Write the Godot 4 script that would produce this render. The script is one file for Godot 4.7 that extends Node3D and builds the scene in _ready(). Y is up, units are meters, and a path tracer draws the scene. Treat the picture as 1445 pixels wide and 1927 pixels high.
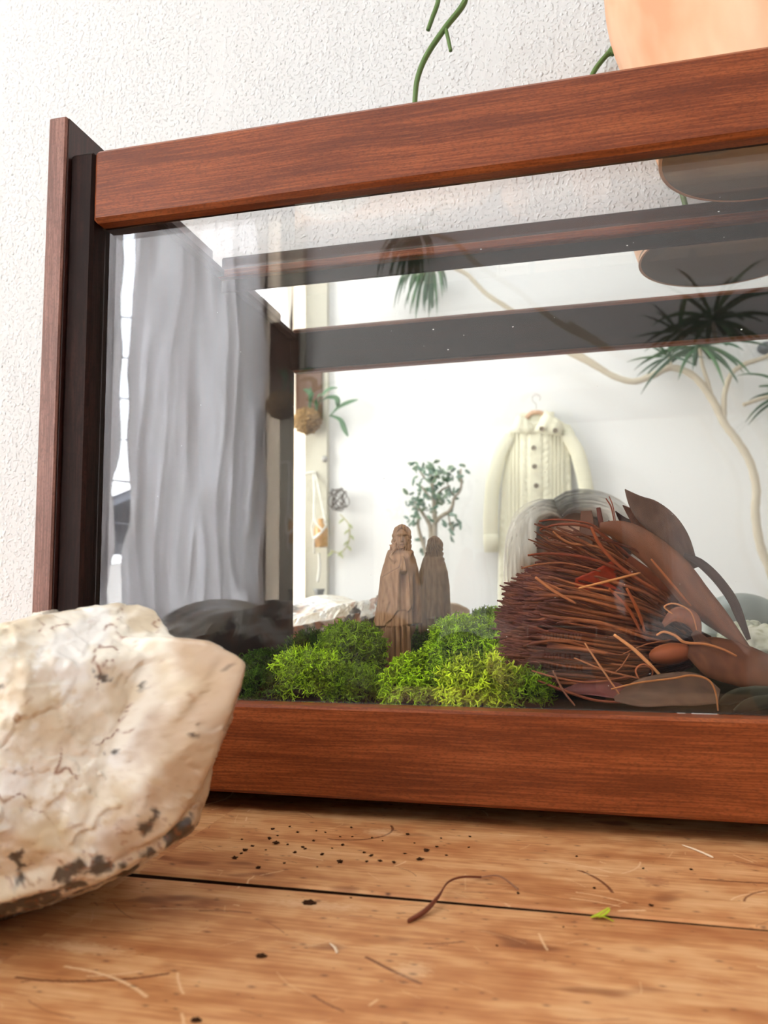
extends Node3D
# A low view of a glass-fronted wooden cabinet on an old table: moss, a small carved figure and a dried
# flower head inside, a mirror on its back that shows the room behind the viewer.

const EYE := Vector3(0.30385, 0.12134, 0.4401)
const LENS := 1461.935          # focal length in pixels of the 1445 x 1927 frame
const MIRROR_Z := -0.1965       # face of the mirror
const GLASS_Z := -0.014         # front pane
const TABLE := -0.012           # height of the table top (bottom edge of the cabinet's lower rail = 0)
const STICKER := Vector3(0.0017, -0.0162, 0.004)   # middle of the sticker on the phone's back
const FAR := 3.05               # inside face of the opposite wall

var look := Basis(Vector3.UP, 0.2385) * Basis(Vector3.RIGHT, 0.09573) * Basis(Vector3.BACK, -0.00701)
var rng := RandomNumberGenerator.new()
var M := {}

# ---------------------------------------------------------------- measuring
func at(px: float, py: float, z: float) -> Vector3:      # the point of depth z seen at that spot of the photograph
	var d := look * Vector3((px - 722.5) / LENS, -(py - 963.5) / LENS, -1.0)
	return EYE + d * ((z - EYE.z) / d.z)

func mirrored(px: float, py: float, z: float) -> Vector3: # the same, of a thing in the room seen in the mirror
	var v := at(px, py, 2.0 * MIRROR_Z - z)
	return Vector3(v.x, v.y, z)

func paned(px: float, py: float, z: float) -> Vector3:    # the same, seen in the front pane
	var v := at(px, py, 2.0 * GLASS_Z - z)
	return Vector3(v.x, v.y, z)

func on_table(px: float, py: float) -> Vector3:
	var d := look * Vector3((px - 722.5) / LENS, -(py - 963.5) / LENS, -1.0)
	return EYE + d * ((TABLE - EYE.y) / d.y)

# ---------------------------------------------------------------- mesh helpers
func begin() -> SurfaceTool:
	var st := SurfaceTool.new()
	st.begin(Mesh.PRIMITIVE_TRIANGLES)
	return st

func finish(st: SurfaceTool, tangents := false) -> ArrayMesh:
	st.generate_normals()
	if tangents:
		st.generate_tangents()
	return st.commit()

func put(called: String, what, mat: Material, parent: Node = null) -> MeshInstance3D:
	var o := MeshInstance3D.new()
	o.name = called
	o.mesh = finish(what) if what is SurfaceTool else what
	o.material_override = mat
	(parent if parent else self).add_child(o, true)
	return o

func thing(called: String, label: String, category: String, where := Vector3.ZERO, group := "") -> Node3D:
	var o := Node3D.new()
	o.name = called
	add_child(o, true)
	o.position = where
	tag(o, label, category, group)
	return o

func tag(o: Node, label: String, category: String, group := "") -> Node:
	o.set_meta("label", label)
	o.set_meta("category", category)
	if group:
		o.set_meta("group", group)
	return o

func structure(o: Node, label := "", category := "") -> Node:
	o.set_meta("kind", "structure")
	if label:
		o.set_meta("label", label)
		o.set_meta("category", category)
	return o

func tri(st: SurfaceTool, a: Vector3, b: Vector3, c: Vector3, out: Vector3) -> void:
	if (b - a).cross(c - a).dot(out) > 0.0:
		st.add_vertex(a); st.add_vertex(c); st.add_vertex(b)
	else:
		st.add_vertex(a); st.add_vertex(b); st.add_vertex(c)

var uv_grain := 0
var uv_shift := Vector2.ZERO
func uv_of(p: Vector3, n: Vector3) -> Vector2:
	var m := n.abs().max_axis_index()
	var g := uv_grain
	if m == g:
		return Vector2(p[(g + 1) % 3] * 0.2, p[(g + 2) % 3]) + uv_shift
	return Vector2(p[g], p[3 - g - m]) + uv_shift

func face(st: SurfaceTool, q: Array, out: Vector3) -> void:
	var o := q
	if (q[1] - q[0]).cross(q[2] - q[0]).dot(out) > 0.0:
		o = q.duplicate()
		o.reverse()
	for k in range(1, o.size() - 1):
		for v in [o[0], o[k], o[k + 1]]:
			st.set_uv(uv_of(v, out))
			st.add_vertex(v)

func box(st: SurfaceTool, c: Vector3, s: Vector3, b := 0.001, turn := Basis.IDENTITY) -> void:   # a chamfered box, uv in metres
	st.set_smooth_group(-1)
	var h := s * 0.5
	b = minf(b, minf(h.x, minf(h.y, h.z)) * 0.9)
	var v := func(sx: int, sy: int, sz: int, axis: int) -> Vector3:
		var p := Vector3(sx * (h.x - b), sy * (h.y - b), sz * (h.z - b))
		p[axis] = [sx, sy, sz][axis] * h[axis]
		return c + turn * p
	for axis in 3:
		for s1 in [-1, 1]:
			var q := []
			for k in [[-1, -1], [1, -1], [1, 1], [-1, 1]]:
				var g := [0, 0, 0]
				g[axis] = s1; g[(axis + 1) % 3] = k[0]; g[(axis + 2) % 3] = k[1]
				q.append(v.call(g[0], g[1], g[2], axis))
			var out := Vector3.ZERO
			out[axis] = s1
			face(st, q, turn * out)
		for s1 in [-1, 1]:
			for s2 in [-1, 1]:
				var a1 := (axis + 1) % 3
				var a2 := (axis + 2) % 3
				var q := []
				for k in [[-1, a1], [1, a1], [1, a2], [-1, a2]]:
					var g := [0, 0, 0]
					g[axis] = k[0]; g[a1] = s1; g[a2] = s2
					q.append(v.call(g[0], g[1], g[2], k[1]))
				var out := Vector3.ZERO
				out[a1] = s1; out[a2] = s2 * 0.999
				face(st, q, turn * out)
	for sx in [-1, 1]:
		for sy in [-1, 1]:
			for sz in [-1, 1]:
				face(st, [v.call(sx, sy, sz, 0), v.call(sx, sy, sz, 1), v.call(sx, sy, sz, 2)], turn * Vector3(sx, sy, sz))
	st.set_smooth_group(0)

func span(st: SurfaceTool, lo: Vector3, hi: Vector3, b := 0.001) -> void:
	box(st, (lo + hi) * 0.5, hi - lo, b)

func sheet(st: SurfaceTool, rows: Array, closed := false, flip := false, cols = null, uvs := Vector2(1, 1)) -> void:
	# rows of points; du x dv points outwards
	var nv := rows.size()
	var nu: int = rows[0].size()
	var last := nu if closed else nu - 1
	for i in nv - 1:
		var r0: PackedVector3Array = rows[i]
		var r1: PackedVector3Array = rows[i + 1]
		for j in last:
			var k := (j + 1) % nu
			var q := [[r0[j], i, j, j], [r1[j], i + 1, j, j], [r1[k], i + 1, k, j + 1], [r0[k], i, k, j + 1]]
			for n in ([0, 2, 1, 0, 3, 2] if flip else [0, 1, 2, 0, 2, 3]):
				var w = q[n]
				if cols != null:
					st.set_color(cols[w[1]][w[2]])
				st.set_uv(Vector2(float(w[3]) / last, float(w[1]) / (nv - 1)) * uvs)
				st.add_vertex(w[0])

func spline(p: Array, n: int) -> Array:      # n points evenly in parameter along a smooth curve through p (points, numbers)
	var out := []
	for k in n:
		var t := float(k) / (n - 1) * (p.size() - 1)
		var i := mini(int(t), p.size() - 2)
		var f := t - i
		var a = p[maxi(i - 1, 0)]
		var b = p[i]
		var c = p[i + 1]
		var d = p[mini(i + 2, p.size() - 1)]
		out.append(0.5 * ((2.0 * b) + (c - a) * f + (2.0 * a - 5.0 * b + 4.0 * c - d) * f * f + (3.0 * b - a - 3.0 * c + d) * f * f * f))
	return out

func tube(st: SurfaceTool, p: Array, r, sides := 8, flat := 1.0, side := Vector3.ZERO, col = null) -> void:
	# a tube through p; r a number or one per point; flat < 1 squeezes it across side
	var rows := []
	var cols = null if col == null else []
	var n := side if side != Vector3.ZERO else Vector3(0.31, 0.9, 0.27)
	for i in p.size():
		var t: Vector3 = (p[mini(i + 1, p.size() - 1)] - p[maxi(i - 1, 0)]).normalized()
		n = (n - t * n.dot(t))
		if n.length() < 1e-4:
			n = t.cross(Vector3(0.7, 0.1, 0.7))
		n = n.normalized()
		var b := t.cross(n)
		var ri: float = r[i] if r is Array else r
		var ring := PackedVector3Array()
		for k in sides:
			var a := TAU * k / sides
			ring.append(p[i] + n * cos(a) * ri + b * sin(a) * ri * flat)
		rows.append(ring)
		if col != null:
			var cr := []
			for k in sides:
				cr.append(col[i] if col is Array else col)
			cols.append(cr)
	var first := PackedVector3Array()
	var end := PackedVector3Array()
	for k in sides:
		first.append(p[0]); end.append(p[-1])
	rows.push_front(first); rows.append(end)
	if col != null:
		cols.push_front(cols[0]); cols.append(cols[-1])
	sheet(st, rows, true, false, cols)

func blade(st: SurfaceTool, p: Array, w: Array, side: Vector3, thick: float, curl := 0.0, nu := 7, col = null) -> void:
	# a leaf with thickness: spine p, half widths w, width along side; curl lifts its edges
	var top := []
	var low := []
	var cols = null if col == null else []
	for i in p.size():
		var t: Vector3 = (p[mini(i + 1, p.size() - 1)] - p[maxi(i - 1, 0)]).normalized()
		var s := (side - t * side.dot(t)).normalized()
		var n := s.cross(t).normalized()
		var a := PackedVector3Array()
		var b := PackedVector3Array()
		var cr := []
		for k in nu:
			var u := 2.0 * k / (nu - 1) - 1.0
			var q: Vector3 = p[i] + s * w[i] * u + n * curl * w[i] * u * u
			var h := thick * 0.5 * (1.0 - 0.85 * u * u)
			a.append(q + n * h)
			b.append(q - n * h)
			if col != null:
				var j := fposmod(sin(i * 12.9898 + k * 78.233) * 43758.5, 1.0)
				cr.append((col[i] if col is Array else col) * (0.8 + 0.4 * j))
		top.append(a); low.append(b)
		if col != null:
			cols.append(cr)
	sheet(st, top, false, false, cols)
	sheet(st, low, false, true, cols)
	for e in [0, nu - 1]:
		var edge := []
		for i in p.size():
			edge.append(PackedVector3Array([top[i][e], low[i][e]]))
		sheet(st, edge, false, e == 0, null if col == null else cols)

func lathe(st: SurfaceTool, prof: Array, sides := 48, axis := Vector3.ZERO, col = null) -> void:   # prof: Vector2(radius, height) going up the outside
	var rows := []
	for q in prof:
		var ring := PackedVector3Array()
		for k in sides:
			var a := -TAU * k / sides
			ring.append(axis + Vector3(cos(a) * q.x, q.y, sin(a) * q.x))
		rows.append(ring)
	sheet(st, rows, true, false, col)

# a ball's directions as eight triangular patches; make(dir) gives [point, colour]
func ball(st: SurfaceTool, n: int, make: Callable) -> void:
	for sx in [-1, 1]:
		for sy in [-1, 1]:
			for sz in [-1, 1]:
				var g := []
				for i in n + 1:
					var row := []
					for j in n + 1 - i:
						var k := n - i - j
						row.append(make.call(Vector3(sx * i, sy * j, sz * k).normalized()))
					g.append(row)
				var flip: bool = sx * sy * sz < 0
				for i in n:
					for j in n - i:
						var fs := [[g[i][j], g[i + 1][j], g[i][j + 1]]]
						if j < n - i - 1:
							fs.append([g[i + 1][j], g[i + 1][j + 1], g[i][j + 1]])
						for f in fs:
							for e in ([0, 1, 2] if flip else [0, 2, 1]):
								st.set_color(f[e][1])
								st.add_vertex(f[e][0])

# ---------------------------------------------------------------- materials
func mat(c: Color, rough := 0.6, spec := 0.5) -> StandardMaterial3D:
	var m := StandardMaterial3D.new()
	m.albedo_color = c
	m.roughness = rough
	m.metallic_specular = spec
	return m

func rgb(r: int, g: int, b: int) -> Color:
	return Color(r / 255.0, g / 255.0, b / 255.0)

func lin(r: int, g: int, b: int) -> Color:
	return rgb(r, g, b).srgb_to_linear()

func tinted(rough := 0.7, spec := 0.4) -> StandardMaterial3D:   # colour from the vertices
	var m := mat(Color.WHITE, rough, spec)
	m.vertex_color_use_as_albedo = true
	return m

func noise(kind: int, freq: float, octaves := 3, sd := 1) -> FastNoiseLite:
	var n := FastNoiseLite.new()
	n.noise_type = kind
	n.frequency = freq
	n.seed = sd
	n.fractal_type = FastNoiseLite.FRACTAL_FBM
	n.fractal_octaves = octaves
	return n

func picture(w: int, h: int, f: Callable) -> Image:   # f(x, y) -> Color (sRGB)
	var d := PackedByteArray()
	d.resize(w * h * 3)
	var k := 0
	for y in h:
		for x in w:
			var c: Color = f.call(x, y)
			d[k] = clampi(int(c.r * 255.0), 0, 255)
			d[k + 1] = clampi(int(c.g * 255.0), 0, 255)
			d[k + 2] = clampi(int(c.b * 255.0), 0, 255)
			k += 3
	return Image.create_from_data(w, h, false, Image.FORMAT_RGB8, d)

func wood_image(dark: Color, mid: Color, light: Color, sd: int, w := 1536, h := 384) -> Image:
	# grain along x; the picture stands for 0.6 m x 0.15 m
	var broad := noise(FastNoiseLite.TYPE_SIMPLEX_SMOOTH, 1.0, 2, sd)
	var streak := noise(FastNoiseLite.TYPE_SIMPLEX, 1.0, 3, sd + 1)
	var pore := noise(FastNoiseLite.TYPE_SIMPLEX, 1.0, 1, sd + 2)
	return picture(w, h, func(x, y):
		var u: float = x * 0.6 / w
		var v: float = y * 0.15 / h
		v += 0.002 * broad.get_noise_2d(u * 6.0, v * 12.0)
		var a := 0.5 + 0.5 * broad.get_noise_2d(u * 5.0, v * 55.0 + 3.0)
		var b := streak.get_noise_2d(u * 14.0, v * 900.0)
		var c := pore.get_noise_2d(u * 260.0, v * 5200.0)
		var col := dark.lerp(mid, 0.55).lerp(mid, clampf(a * 1.3 + b * 0.5, 0.0, 1.0)).lerp(light, clampf(a * 0.9 + b * 0.7 - 0.35, 0.0, 1.0))
		col = col.lerp(dark, smoothstep(0.3, 0.8, c) * 0.28)
		return col)

func textured(im: Image, size: Vector2, rough: float, spec := 0.5) -> StandardMaterial3D:
	var m := mat(Color.WHITE, rough, spec)
	m.albedo_texture = ImageTexture.create_from_image(im)
	m.uv1_scale = Vector3(1.0 / size.x, 1.0 / size.y, 1)
	return m

# ---------------------------------------------------------------- the scene
func _ready() -> void:
	rng.seed = 7
	# camera
	var cam := Camera3D.new()
	cam.name = "camera"
	add_child(cam)
	cam.transform = Transform3D(look, EYE)
	var lens := CameraAttributesPhysical.new()
	lens.frustum_focal_length = 18.2
	lens.frustum_focus_distance = 0.52
	lens.frustum_near = 0.01
	lens.frustum_far = 200.0
	lens.exposure_aperture = 8.5
	cam.attributes = lens
	cam.fov = rad_to_deg(2.0 * atan(963.5 / LENS))
	cam.near = 0.01
	cam.far = 200.0
	cam.current = true
	# bright overcast sky
	var sky_mat := ProceduralSkyMaterial.new()
	sky_mat.sky_top_color = Color(0.93, 0.955, 1.0)
	sky_mat.sky_horizon_color = Color(1.0, 1.0, 1.0)
	sky_mat.ground_bottom_color = Color(0.5, 0.5, 0.5)
	sky_mat.ground_horizon_color = Color(0.8, 0.8, 0.8)
	sky_mat.sky_energy_multiplier = 1.0
	var env := Environment.new()
	env.background_mode = Environment.BG_SKY
	env.sky = Sky.new()
	env.sky.sky_material = sky_mat
	env.background_energy_multiplier = 26.0
	env.tonemap_mode = Environment.TONE_MAPPER_LINEAR
	env.tonemap_exposure = 1.0
	env.sdfgi_enabled = true
	env.ssao_enabled = true
	env.ssil_enabled = true
	var we := WorldEnvironment.new()
	we.name = "environment"
	we.environment = env
	add_child(we)
	# light added in front of an invented, unseen left-hand window
	var side_fill := AreaLight3D.new()
	side_fill.name = "added_window_light"
	side_fill.area_size = Vector2(1.5, 1.4)
	side_fill.area_normalize_energy = false
	side_fill.light_energy = 3.9
	side_fill.light_color = Color(1.0, 0.985, 0.96)
	side_fill.area_range = 12.0
	side_fill.shadow_enabled = true
	add_child(side_fill)
	side_fill.look_at_from_position(Vector3(-2.64, 1.05, 1.55), Vector3(0.0, 1.05, 1.55))

	# overhead light added below an invented, unseen roof panel
	var top := AreaLight3D.new()
	top.name = "added_ceiling_light"
	top.area_size = Vector2(1.4, 1.0)
	top.area_normalize_energy = false
	top.light_energy = 1.0
	top.light_color = Color(0.97, 0.985, 1.0)
	top.area_range = 12.0
	top.shadow_enabled = true
	add_child(top)
	top.position = Vector3(-0.2, 2.37, 1.95)
	top.rotation.x = -PI / 2

	make_materials()
	room()
	table()
	cabinet()
	quartz()
	pot()
	late()

func make_materials() -> void:
	M.wood = textured(wood_image(rgb(66, 28, 11), rgb(128, 61, 26), rgb(160, 90, 48), 11), Vector2(0.68, 0.17), 0.38, 0.4)
	M.wood_dark = textured(wood_image(rgb(16, 8, 6), rgb(36, 18, 13), rgb(52, 28, 21), 31, 768, 192), Vector2(0.7, 0.17), 0.6, 0.25)
	M.wood_panel = textured(wood_image(rgb(30, 14, 10), rgb(66, 34, 27), rgb(88, 50, 42), 51, 512, 128), Vector2(0.6, 0.15), 0.42, 0.5)
	M.wood_pale = textured(wood_image(rgb(70, 40, 34), rgb(120, 76, 62), rgb(156, 112, 98), 71, 1024, 256), Vector2(0.6, 0.15), 0.5, 0.5)
	M.glass = mat(Color(1, 1, 1, 0.003), 0.0)
	M.glass.metallic_specular = 0.5
	M.glass.transparency = BaseMaterial3D.TRANSPARENCY_ALPHA
	M.mirror = mat(Color(0.962, 0.98, 0.968), 0.0)
	M.mirror.metallic = 1.0
	# rough-cast plaster
	var big := noise(FastNoiseLite.TYPE_SIMPLEX_SMOOTH, 0.075, 2, 5)
	var tall := noise(FastNoiseLite.TYPE_SIMPLEX_SMOOTH, 0.03, 3, 9)
	var bits := noise(FastNoiseLite.TYPE_CELLULAR, 0.06, 1, 3)
	var hd := PackedByteArray()
	var n := 768
	hd.resize(n * n)
	var tile := func(f: FastNoiseLite, x: float, y: float, sy: float) -> float:   # repeats without a seam
		var w := smoothstep(0.8, 1.0, x / n)
		var a := f.get_noise_2d(x, y * sy)
		return a if w == 0.0 else lerpf(a, f.get_noise_2d(x - n, y * sy), w)
	for y in n:
		for x in n:
			var a: float = tile.call(big, x, y, 1.0)
			var b: float = tile.call(tall, x * 2.0 if false else x, y, 0.35)
			var c: float = tile.call(bits, x, y, 0.8)
			var h := 0.35 * smoothstep(0.15, 0.5, a) + 0.2 * smoothstep(0.05, 0.4, b) + 0.45 * smoothstep(-0.75, -0.95, c) * smoothstep(-0.1, 0.3, b + a)
			hd[y * n + x] = clampi(int(h * 255.0), 0, 255)
	var him := Image.create_from_data(n, n, false, Image.FORMAT_L8, hd)
	M.plaster = mat(rgb(216, 219, 220), 0.85, 0.3)
	M.plaster.heightmap_enabled = true
	M.plaster.heightmap_texture = ImageTexture.create_from_image(him)
	M.plaster.heightmap_scale = 0.125
	M.plaster.uv1_triplanar = true
	M.plaster.uv1_world_triplanar = true
	M.plaster.uv1_scale = Vector3.ONE / 0.27
	M.paint = mat(rgb(246, 246, 246), 0.9, 0.3)
	M.floor = mat(rgb(120, 90, 66), 0.6)

func room() -> void:
	var x0 := -2.7
	var x1 := 2.3
	var y0 := -0.76
	var y1 := 2.4
	var z0 := -0.235
	var st := begin()
	span(st, Vector3(x0 - 0.15, y0, z0 - 0.12), Vector3(x1 + 0.15, y1, z0))
	structure(put("wall_back", st, M.plaster), "rough white plaster wall behind the wooden glass cabinet", "wall")
	st = begin()   # opposite wall round the curtained window
	span(st, Vector3(x0 - 0.15, y0, FAR), Vector3(-2.15, y1, FAR + 0.14))
	span(st, Vector3(-1.06, y0, FAR), Vector3(x1 + 0.15, y1, FAR + 0.14))
	span(st, Vector3(-2.15, y0, FAR), Vector3(-1.06, -0.25, FAR + 0.14))
	span(st, Vector3(-2.15, 2.2, FAR), Vector3(-1.06, y1, FAR + 0.14))
	structure(put("wall_front", st, M.paint))
	st = begin()
	span(st, Vector3(x1, y0, z0), Vector3(x1 + 0.15, y1, FAR))
	structure(put("wall_right", st, M.paint))
	st = begin()   # left wall round the added window
	span(st, Vector3(x0 - 0.14, y0, z0), Vector3(x0, y1, 0.75))
	span(st, Vector3(x0 - 0.14, y0, 2.35), Vector3(x0, y1, FAR))
	span(st, Vector3(x0 - 0.14, y0, 0.75), Vector3(x0, 0.3, 2.35))
	span(st, Vector3(x0 - 0.14, 1.8, 0.75), Vector3(x0, y1, 2.35))
	structure(put("wall_left", st, M.paint))
	st = begin()
	span(st, Vector3(x0 - 0.15, y0 - 0.1, z0 - 0.12), Vector3(x1 + 0.15, y0, FAR + 0.14))
	structure(put("floor", st, M.floor))
	st = begin()
	var top := y1 + 0.1
	span(st, Vector3(x0 - 0.15, y1, z0 - 0.12), Vector3(x1 + 0.15, top, 1.45))
	span(st, Vector3(x0 - 0.15, y1, 2.45), Vector3(x1 + 0.15, top, FAR + 0.14))
	span(st, Vector3(x0 - 0.15, y1, 1.45), Vector3(-0.9, top, 2.45))
	span(st, Vector3(0.5, y1, 1.45), Vector3(x1 + 0.15, top, 2.45))
	structure(put("ceiling", st, M.paint))
	st = begin()
	span(st, Vector3(-0.9, y1 + 0.01, 1.45), Vector3(0.5, y1 + 0.02, 2.45))  # glowing ceiling panel added for overhead light
	var added_glow := mat(rgb(240, 242, 245), 0.9)
	added_glow.emission_enabled = true
	added_glow.emission = Color(0.96, 0.98, 1.0)
	added_glow.emission_energy_multiplier = 1.0
	structure(put("window_3", st, added_glow))
	# curtained window
	var frame_mat := mat(rgb(52, 38, 32), 0.5)
	var w := Node3D.new()
	w.name = "window_1"
	add_child(w)
	structure(w)
	st = begin()
	for q in [[-2.15, -2.10, -0.25, 2.2], [-1.20, -1.15, -0.25, 2.2], [-2.10, -1.20, -0.25, -0.2], [-2.10, -1.20, 2.15, 2.2]]:
		span(st, Vector3(q[0], q[2], FAR + 0.02), Vector3(q[1], q[3], FAR + 0.1), 0.003)
	put("frame", st, frame_mat, w)
	st = begin()
	span(st, Vector3(-2.10, -0.2, FAR + 0.055), Vector3(-1.20, 2.15, FAR + 0.06), 0.0005)
	put("pane", st, M.glass, w)
	st = begin()
	span(st, Vector3(-1.148, -0.25, FAR + 0.012), Vector3(-1.0605, 2.2, FAR + 0.018), 0.0005)
	var backlit_strip := mat(rgb(250, 244, 234), 0.9)  # added backlit strip, stands in for the daylit face of the post
	backlit_strip.backlight_enabled = true
	backlit_strip.backlight = Color(1.0, 0.96, 0.9)
	put("added_bright_strip", st, backlit_strip, w)
	# unseen window added for light, with a glowing cover
	w = Node3D.new()
	w.name = "window_2"
	add_child(w)
	structure(w)
	st = begin()
	for q in [[0.75, 0.8, 0.3, 1.8], [2.3, 2.35, 0.3, 1.8], [0.8, 2.3, 0.3, 0.35], [0.8, 2.3, 1.75, 1.8]]:
		span(st, Vector3(x0 - 0.1, q[2], q[0]), Vector3(x0 - 0.01, q[3], q[1]), 0.003)
	put("frame", st, frame_mat, w)
	st = begin()
	span(st, Vector3(x0 + 0.012, 0.32, 0.77), Vector3(x0 + 0.02, 1.8, 2.33), 0.001)
	span(st, Vector3(x0, 1.79, 0.76), Vector3(x0 + 0.03, 1.83, 2.34), 0.006)
	var added_blind := mat(rgb(240, 238, 230), 0.9)
	added_blind.emission_enabled = true
	added_blind.emission = Color(1, 0.985, 0.95)
	added_blind.emission_energy_multiplier = 1.0
	put("added_window_blind", st, added_blind, w)

func table_image() -> Image:
	# worn pine, grain along x; the picture stands for 0.64 m x 0.34 m
	var w := 1536
	var h := 816
	var broad := noise(FastNoiseLite.TYPE_SIMPLEX_SMOOTH, 1.0, 3, 41)
	var fine := noise(FastNoiseLite.TYPE_SIMPLEX, 1.0, 3, 42)
	var spot := noise(FastNoiseLite.TYPE_SIMPLEX_SMOOTH, 1.0, 3, 43)
	var lo := rgb(172, 106, 62)
	var mid := rgb(210, 150, 98)
	var hi := rgb(236, 192, 142)
	var im := picture(w, h, func(x, y):
		var u: float = x * 0.64 / w
		var v: float = y * 0.34 / h
		var a := broad.get_noise_2d(u * 7.0, v * 26.0)
		var b := fine.get_noise_2d(u * 12.0, v * 380.0)
		var c := spot.get_noise_2d(u * 38.0, v * 70.0)
		var t := 0.55 + 0.5 * a + 0.22 * b + 0.3 * c
		var col := lo.lerp(mid, clampf(t * 1.6, 0.0, 1.0)).lerp(hi, clampf(t * 1.5 - 0.75, 0.0, 1.0))
		return col.lerp(rgb(120, 66, 36), smoothstep(0.38, 0.7, spot.get_noise_2d(u * 14.0 + 9.0, v * 30.0)) * 0.6))
	var r := RandomNumberGenerator.new()
	r.seed = 77
	for k in 520:      # scratches and dents
		var x := r.randf() * w
		var y := r.randf() * h
		var a := r.randfn(0.0, 0.5) if k % 3 else r.randf() * TAU
		var n := int(r.randf_range(6, 60) * (3.5 if k % 11 == 0 else 1.0))
		var bend := r.randfn(0.0, 0.01)
		var c := rgb(238, 200, 156) if k % 4 else rgb(120, 70, 42)
		var wide := 2 if k % 5 == 0 else (3 if k % 22 == 0 else 1)
		for i in n:
			x += cos(a); y += sin(a) * 0.8
			a += bend
			for dx in wide:
				for dy in wide:
					var px := int(x) + dx
					var py := int(y) + dy
					if px >= 0 and py >= 0 and px < w and py < h:
						im.set_pixel(px, py, im.get_pixel(px, py).lerp(c, 0.5))
	for k in 26:       # bruises and rubbed pale patches
		var x := r.randf() * w
		var y := r.randf() * h
		var rx := r.randf_range(14, 60)
		var ry := r.randf_range(6, 22)
		var c := rgb(244, 214, 176) if k % 3 else rgb(150, 84, 50)
		for dx in range(-int(rx), int(rx)):
			for dy in range(-int(ry), int(ry)):
				var px := int(x) + dx
				var py := int(y) + dy
				if px >= 0 and py >= 0 and px < w and py < h:
					var q := 1.0 - Vector2(dx / rx, dy / ry).length() + 0.5 * fine.get_noise_2d(px * 0.09, py * 0.3)
					if q > 0.0:
						im.set_pixel(px, py, im.get_pixel(px, py).lerp(c, minf(q, 0.55) * 0.7))
	for k in 900:      # pits and grime
		var x := r.randi() % w
		var y := r.randi() % h
		var a := r.randf_range(0.8, 3.2)
		for dx in range(-4, 5):
			for dy in range(-2, 3):
				if x + dx >= 0 and x + dx < w and y + dy >= 0 and y + dy < h:
					var q := exp(-(dx * dx / (a * a) + dy * dy / (a * a * 0.25)))
					im.set_pixel(x + dx, y + dy, im.get_pixel(x + dx, y + dy).lerp(rgb(70, 38, 22), 0.55 * q))
	return im

func table() -> void:
	var t := thing("table", "worn honey-brown wooden table of long planks with a dark crack between them", "table", Vector3(0.3, TABLE, 0.15))
	var m := textured(table_image(), Vector2(0.64, 0.34), 0.5, 0.4)
	uv_grain = 0
	uv_shift = Vector2(0.2, 0.1)
	var lo := Vector3(-0.9, -0.036, 0)
	var hi := Vector3(1.2, 0.0, 0)
	var edges := [-0.383, -0.0525, 0.19, 0.42]
	for k in 3:
		var st := begin()
		span(st, Vector3(lo.x, lo.y, edges[k] + 0.0006), Vector3(hi.x, hi.y, edges[k + 1] - 0.0006), 0.0012)
		var p := put("plank", st, m, t)
		if k == 1:      # shrunk away a little from its neighbour
			p.rotation.y = 0.011
			p.position = Vector3(0.0, 0.0, 0.0022)
	var dirt := begin()
	span(dirt, Vector3(lo.x + 0.02, -0.03, -0.0535), Vector3(hi.x - 0.02, -0.0010, -0.046), 0.0004)
	put("crack_dirt", dirt, mat(rgb(34, 18, 10), 0.95, 0.1), t)
	var st := begin()
	span(st, Vector3(lo.x + 0.06, -0.12, -0.35), Vector3(hi.x - 0.06, -0.036, -0.33), 0.002)
	span(st, Vector3(lo.x + 0.06, -0.12, 0.37), Vector3(hi.x - 0.06, -0.036, 0.39), 0.002)
	put("apron", st, m, t)
	uv_grain = 1
	for sx in [lo.x + 0.08, hi.x - 0.08]:
		for sz in [-0.33, 0.36]:
			st = begin()
			span(st, Vector3(sx - 0.03, -0.748, sz - 0.03), Vector3(sx + 0.03, -0.036, sz + 0.03), 0.004)
			put("leg", st, m, t)
	uv_grain = 0
	uv_shift = Vector2.ZERO

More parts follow.
